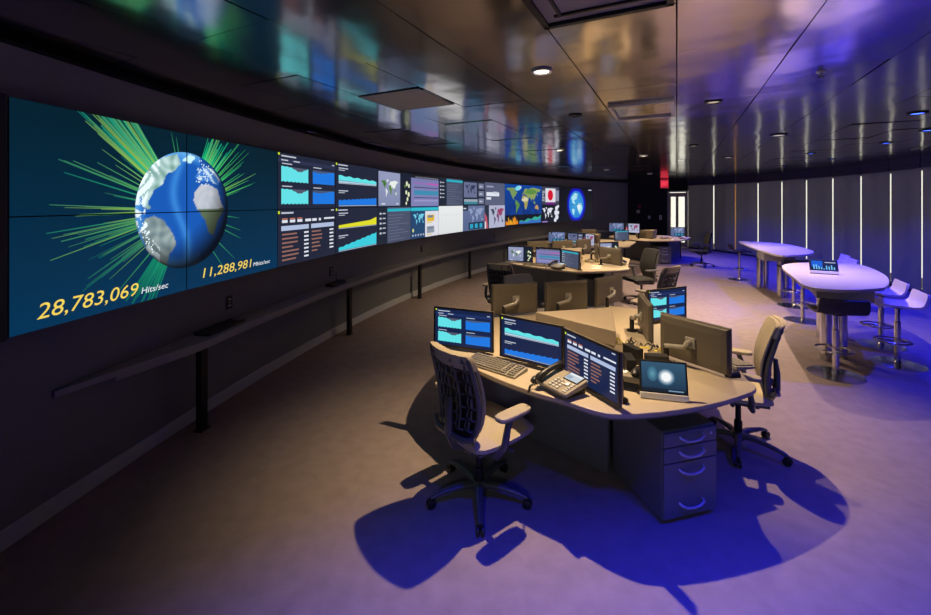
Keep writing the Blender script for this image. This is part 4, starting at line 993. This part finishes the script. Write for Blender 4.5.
place_mon(1, 'b3', mg, 'mg', 'map monitor beside the dark chair on the second desk island')
place_mon(1, 'c1', l2, 'l2', 'left of three monitor backs at the rear of the second desk island')
place_mon(1, 'c2', l2, 'l2', 'middle of three monitor backs at the rear of the second desk island')
place_mon(1, 'c3', l2, 'l2', 'right of three monitor backs at the rear of the second desk island')
place_mon(2, 'a1', bm_, 'bm', 'left small blue map monitor on the third desk island')
place_mon(2, 'a2', ti, 'ti', 'middle small monitor with grey tiles on the third desk island')
place_mon(2, 'a3', pk, 'pk', 'pink map monitor on the third desk island')
place_mon(2, 'b3', ls, 'ls', 'list monitor on the right of the third desk island')
place_mon(2, 'c2', l2, 'l2', 'monitor back at the rear of the third desk island')
place_mon(3, 'a1', bm_, 'bm', 'raised grey map monitor on the far desk island against the dark wall', .16)
place_mon(3, 'a2', pk, 'pk', 'raised pink map monitor on the far desk island against the dark wall', .16)
place_mon(3, 'b3', bm_, 'bm', 'pale blue monitor in front of the bright door')
# keyboards, mice, phones, panels
kb = make_keyboard('grey keyboard on the nearest desk in front of the thin cyan graph monitor', 'keyboards'); kb.location = (.205, 2.985, DESK); kb.rotation_euler.z = rad(-40)
dup(kb, (1.90, 3.15, DESK), rad(106), 'keyboard under the large dark monitor back beside the right chair')
dup(kb, at(1, (-.85, -.62), DESK), rad(-32), 'pale keyboard in front of the map and purple monitors of the second desk island')
dup(kb, at(1, (.82, .05), DESK), rad(100), 'keyboard at the right edge of the second desk island')
dup(kb, at(3, (.92, -.05), DESK), ang(3, rad(90)), 'white keyboard on the right edge of the far desk island')
ms = make_mouse('black mouse between the nearest keyboard and the desk phone', 'computer mice'); ms.location = (.47, 2.76, DESK); ms.rotation_euler.z = rad(-40)
dup(ms, (1.80, 2.83, DESK), rad(100), 'black mouse at the right end of the nearest desk by the right chair')
ph = make_phone('desk phone with handset and pale display on the nearest desk', 'desk phones'); ph.location = (.60, 2.615, DESK); ph.rotation_euler.z = rad(-58)
dup(ph, (1.01, 2.72, DESK), rad(150), 'grey phone half hidden behind the table-of-rows monitor')
dup(ph, at(1, (-.53, -.99), DESK), rad(-58), 'phone in front of the purple monitor on the second desk island')
dup(ph, at(1, (.78, -.48), DESK), rad(60), 'phone in front of the map monitor beside the dark chair')
tp = make_tablet('small touch screen with silver base at the near edge of the desk', cvf=g_blur); tp.location = (1.175, 2.48, DESK); tp.rotation_euler.z = rad(-14)
pb = make_power('black power box left of the cables beside the wedge cabinet'); pb.location = (1.13, 2.90, DESK); pb.rotation_euler.z = rad(80)
dup(pb, (1.33, 2.93, DESK), rad(-10), 'black power box behind the small touch screen')
dup(pb, (1.235, 3.10, DESK), rad(110), 'slanted black power box among the cables right of the wedge cabinet')
for k, (p, sd, lab) in enumerate((((1.38, 3.35), 3, 'tangle of tan and black cables right of the wedge cabinet'), ((1.20, 3.94), 5, 'tangle of cables behind the wedge cabinet, below the monitor backs'), ((2.45, 8.15), 8, 'tangle of cables in the middle of the second desk island'), ((2.27, 8.74), 12, 'cables behind the list monitor of the second desk island'), ((4.02, 11.75), 15, 'cables on the third desk island'), ((6.40, 13.45), 19, 'cables on the far desk island'))):
    o = make_cables(sd, lab); o.location = (*p, DESK + .004)
o = thing('paper_stack', 'loose white papers beside the phone behind the table-of-rows monitor', 'papers', (1.30, 2.76, DESK), rad(20))
mb = MB(); mb.box((0, 0, .003), (.18, .11, .006)); mb.build('sheets', M_PAPER, o); mb = MB(); mb.box((.02, .01, .009), (.16, .1, .005), Rz(.3)); mb.build('top_sheet', M_PAPER, o)
dup(o, at(1, (.25, -.72), DESK), rad(-30), 'white papers under the monitors of the second desk island')
dup(o, at(1, (.15, -1.0), DESK), rad(10), 'white papers at the near edge of the second desk island')
dup(o, at(3, (.55, -.75), DESK), rad(30), 'white papers on the far desk island near the bright door')
# chairs
CG = 'tan and graphite office chairs'
ch = make_chair('nearest tan and graphite office chair, seen from behind, at the phone', M_FABRIC, CG); ch.location = (.085, 2.71, 0); ch.rotation_euler.z = rad(40 - 90)
dup(ch, (2.13, 3.28, 0), rad(151 - 90), 'tan office chair at the right end of the nearest desk, by the large monitor back')
dup(ch, (.74, 4.95, 0), rad(-65 - 90), 'tan office chair behind the left brown monitor back')
dup(ch, (2.75, 6.05, 0), rad(125 - 90), 'office chair with pale-edged back, right of the three brown monitor backs')
dup(ch, (.60, 6.30, 0), rad(62 - 90), 'office chair at the left end of the second desk island')
dc = make_chair('dark office chair behind the pale-edged chair, right of the second desk island', M_DFABRIC, 'dark office chairs'); dc.location = (3.35, 8.0, 0); dc.rotation_euler.z = rad(195 - 90)
dup(dc, (7.05, 12.55, 0), rad(170 - 90), 'far dark office chair at the desk in front of the bright door')
# bar tables
T1 = [(3.76, 4.63), (4.02, 5.14), (4.52, 6.0), (4.86, 6.33), (5.22, 6.45), (5.59, 6.42), (5.84, 6.20), (5.33, 5.33), (4.66, 4.64), (4.30, 4.47), (3.93, 4.44)]
T2 = [(5.50, 7.42), (5.83, 8.45), (6.42, 9.85), (6.62, 10.0), (6.98, 9.78), (7.1, 9.2), (6.68, 8.1), (6.2, 7.55), (5.75, 7.36)]
def table(label, P, cols, panel_at, ang_):
    c = (sum(p[0] for p in P) / len(P), sum(p[1] for p in P) / len(P)); loc = Vector((*c, 0))
    t = make_table(label, [(p[0] - c[0], p[1] - c[1]) for p in P]); t.location = loc
    for (x, y) in cols:
        mb = MB(); mb.lathe([(.058, 0), (.058, .92)], 20, (x - c[0], y - c[1], 0)); mb.build('column', M_CHROME, t, smooth=40)
    M = Tr(panel_at[0] - c[0], panel_at[1] - c[1], 0) @ Rz(ang_)
    mb = MB(); mb.box((0, 0, .865), (.55, .5, .16), M); mb.build('apron_box', M_DESK if False else mat('table_apron', (.35, .33, .36), .5), t, bevel=.006)
    return t
table('nearer white boat-shaped bar table with a small screen on it', T1, [(4.36, 5.08), (4.60, 5.14), (5.02, 5.92), (5.18, 6.02)], (4.45, 5.0), rad(58))
table('farther white bar table by the middle windows', T2, [(6.30, 8.40), (6.45, 8.46), (6.55, 9.35), (6.72, 9.4)], (6.05, 8.2), rad(66))
tt = make_tablet('small tilted screen showing blue charts on the nearer bar table', w=.29, h=.155, cvf=g_desk, base_m=M_WHITE, lean=25); tt.location = (4.60, 5.38, .986); tt.rotation_euler.z = rad(-28)
SG = 'white shell bar stools'
st = make_stool('white bar stool at the right end of the nearer bar table, closest to the camera', M_STOOLW, SG); st.location = (5.08, 4.94, 0); st.rotation_euler.z = rad(150 - 90)
dup(st, (5.52, 5.58, 0), rad(150 - 90), 'white bar stool behind the closest white one, right of the nearer bar table')
dup(st, (6.90, 7.75, 0), rad(155 - 90), 'nearer white bar stool on the window side of the far bar table')
dup(st, (7.30, 8.35, 0), rad(155 - 90), 'farther white bar stool on the window side of the far bar table')
sd = make_stool('dark bar stool tucked under the near end of the nearer bar table', M_STOOLD, 'dark shell bar stools'); sd.location = (4.08, 4.63, 0); sd.rotation_euler.z = rad(70 - 90)
dup(sd, (5.42, 6.75, 0), rad(-30 - 90), 'bar stool whose pole shows left of the nearer bar table')
dup(sd, (6.02, 7.70, 0), rad(70 - 90), 'dark bar stool under the near end of the far bar table')
dup(sd, (6.75, 10.35, 0), rad(-20 - 90), 'bar stool at the left end of the far bar table')

# ------------------------------------------------------------------ light
def lamp(name, kind, loc, energy, col, radius=.03, spot=150, blend=.4, aim=(0, 0, -1)):
    l = bpy.data.lights.new(name, kind); l.energy = energy; l.color = col; 
    if kind == 'SPOT': l.spot_size = rad(spot); l.spot_blend = blend
    l.shadow_soft_size = radius
    o = bpy.data.objects.new(name, l); COL.objects.link(o); o.location = loc
    o.rotation_euler = Vector(aim).to_track_quat('-Z', 'Y').to_euler(); return o
WARM = (1.0, 0.72, 0.42)
lamp('downlight_lamp', 'SPOT', (*KEY, 2.81), 400, WARM, .02, 90, 1.0)
lamp('downlight_lamp', 'SPOT', (*KEYB, 2.81), 400, WARM, .02, 82, 1.0)
for (x, y), e in zip(((1.7, 7.6), (3.61, 8.52), (4.1, 12.2), (6.1, 13.9)), (300, 300, 260, 240)): lamp('downlight_lamp', 'SPOT', (x, y, 2.81), e, WARM, .03, 125, .8)
PINKW = (1.0, .74, .58)
lamp('downlight_lamp', 'SPOT', (3.8, 7.0, 2.81), 330, (1.0, .76, .52), .03, 100, 1.0)  # extra lamp added to brighten the aisle floor beside the bar tables
lamp('table_downlight_lamp', 'SPOT', (*TABA, 2.81), 340, PINKW, .03, 110, 1.0)
lamp('table_downlight_lamp', 'SPOT', (*TABB, 2.81), 290, PINKW, .03, 110, 1.0)
BLUEC = (0.008, 0.012, 1.0)
for x, y in BLUE: lamp('blue_downlight_lamp', 'SPOT', (x, y, 2.81), 270 if y < 8 else 360, BLUEC, .05, 110, .8)
for x, y, e, sp in ((3.4, 1.9, 215, 96), (.45, 1.0, 390, 78), (1.9, 1.05, 390, 78), (-.35, .75, 130, 72)): lamp('blue_downlight_lamp', 'SPOT', (x, y, 2.81), e, BLUEC, .06, sp, .8)
lamp('rear_fill_lamp', 'SPOT', (-.6, -2.6, 2.75), 100, (.9, .95, 1.0), .25, 60, .8, aim=(1.6, 5.2, -2.2))  # added unseen fill from behind the camera, lifts the dark desk fronts
w = bpy.data.worlds.new('daylight'); scene.world = w; w.use_nodes = True
bg = w.node_tree.nodes['Background']; bg.inputs['Color'].default_value = (1.0, .93, .78, 1); bg.inputs['Strength'].default_value = 1.4

# ------------------------------------------------------------------ camera
cd = bpy.data.cameras.new('camera'); co = bpy.data.objects.new('camera', cd); COL.objects.link(co)
co.location = (0, 0, 1.9); co.rotation_euler = (PI / 2, 0, 0)
cd.sensor_width = 36; cd.lens = 420 / 931 * 36; cd.shift_x = 0; cd.shift_y = -105 / 931
cd.clip_start = .05; cd.clip_end = 200
scene.camera = co
scene.view_settings.view_transform = 'Standard'; scene.view_settings.look = 'None'; scene.view_settings.gamma = 1; scene.view_settings.exposure = 0.0
scene.view_settings.use_curve_mapping = False
scene.cycles.use_denoising = True
scene.cycles.max_bounces = 6
scene.cycles.sample_clamp_indirect = 4.0
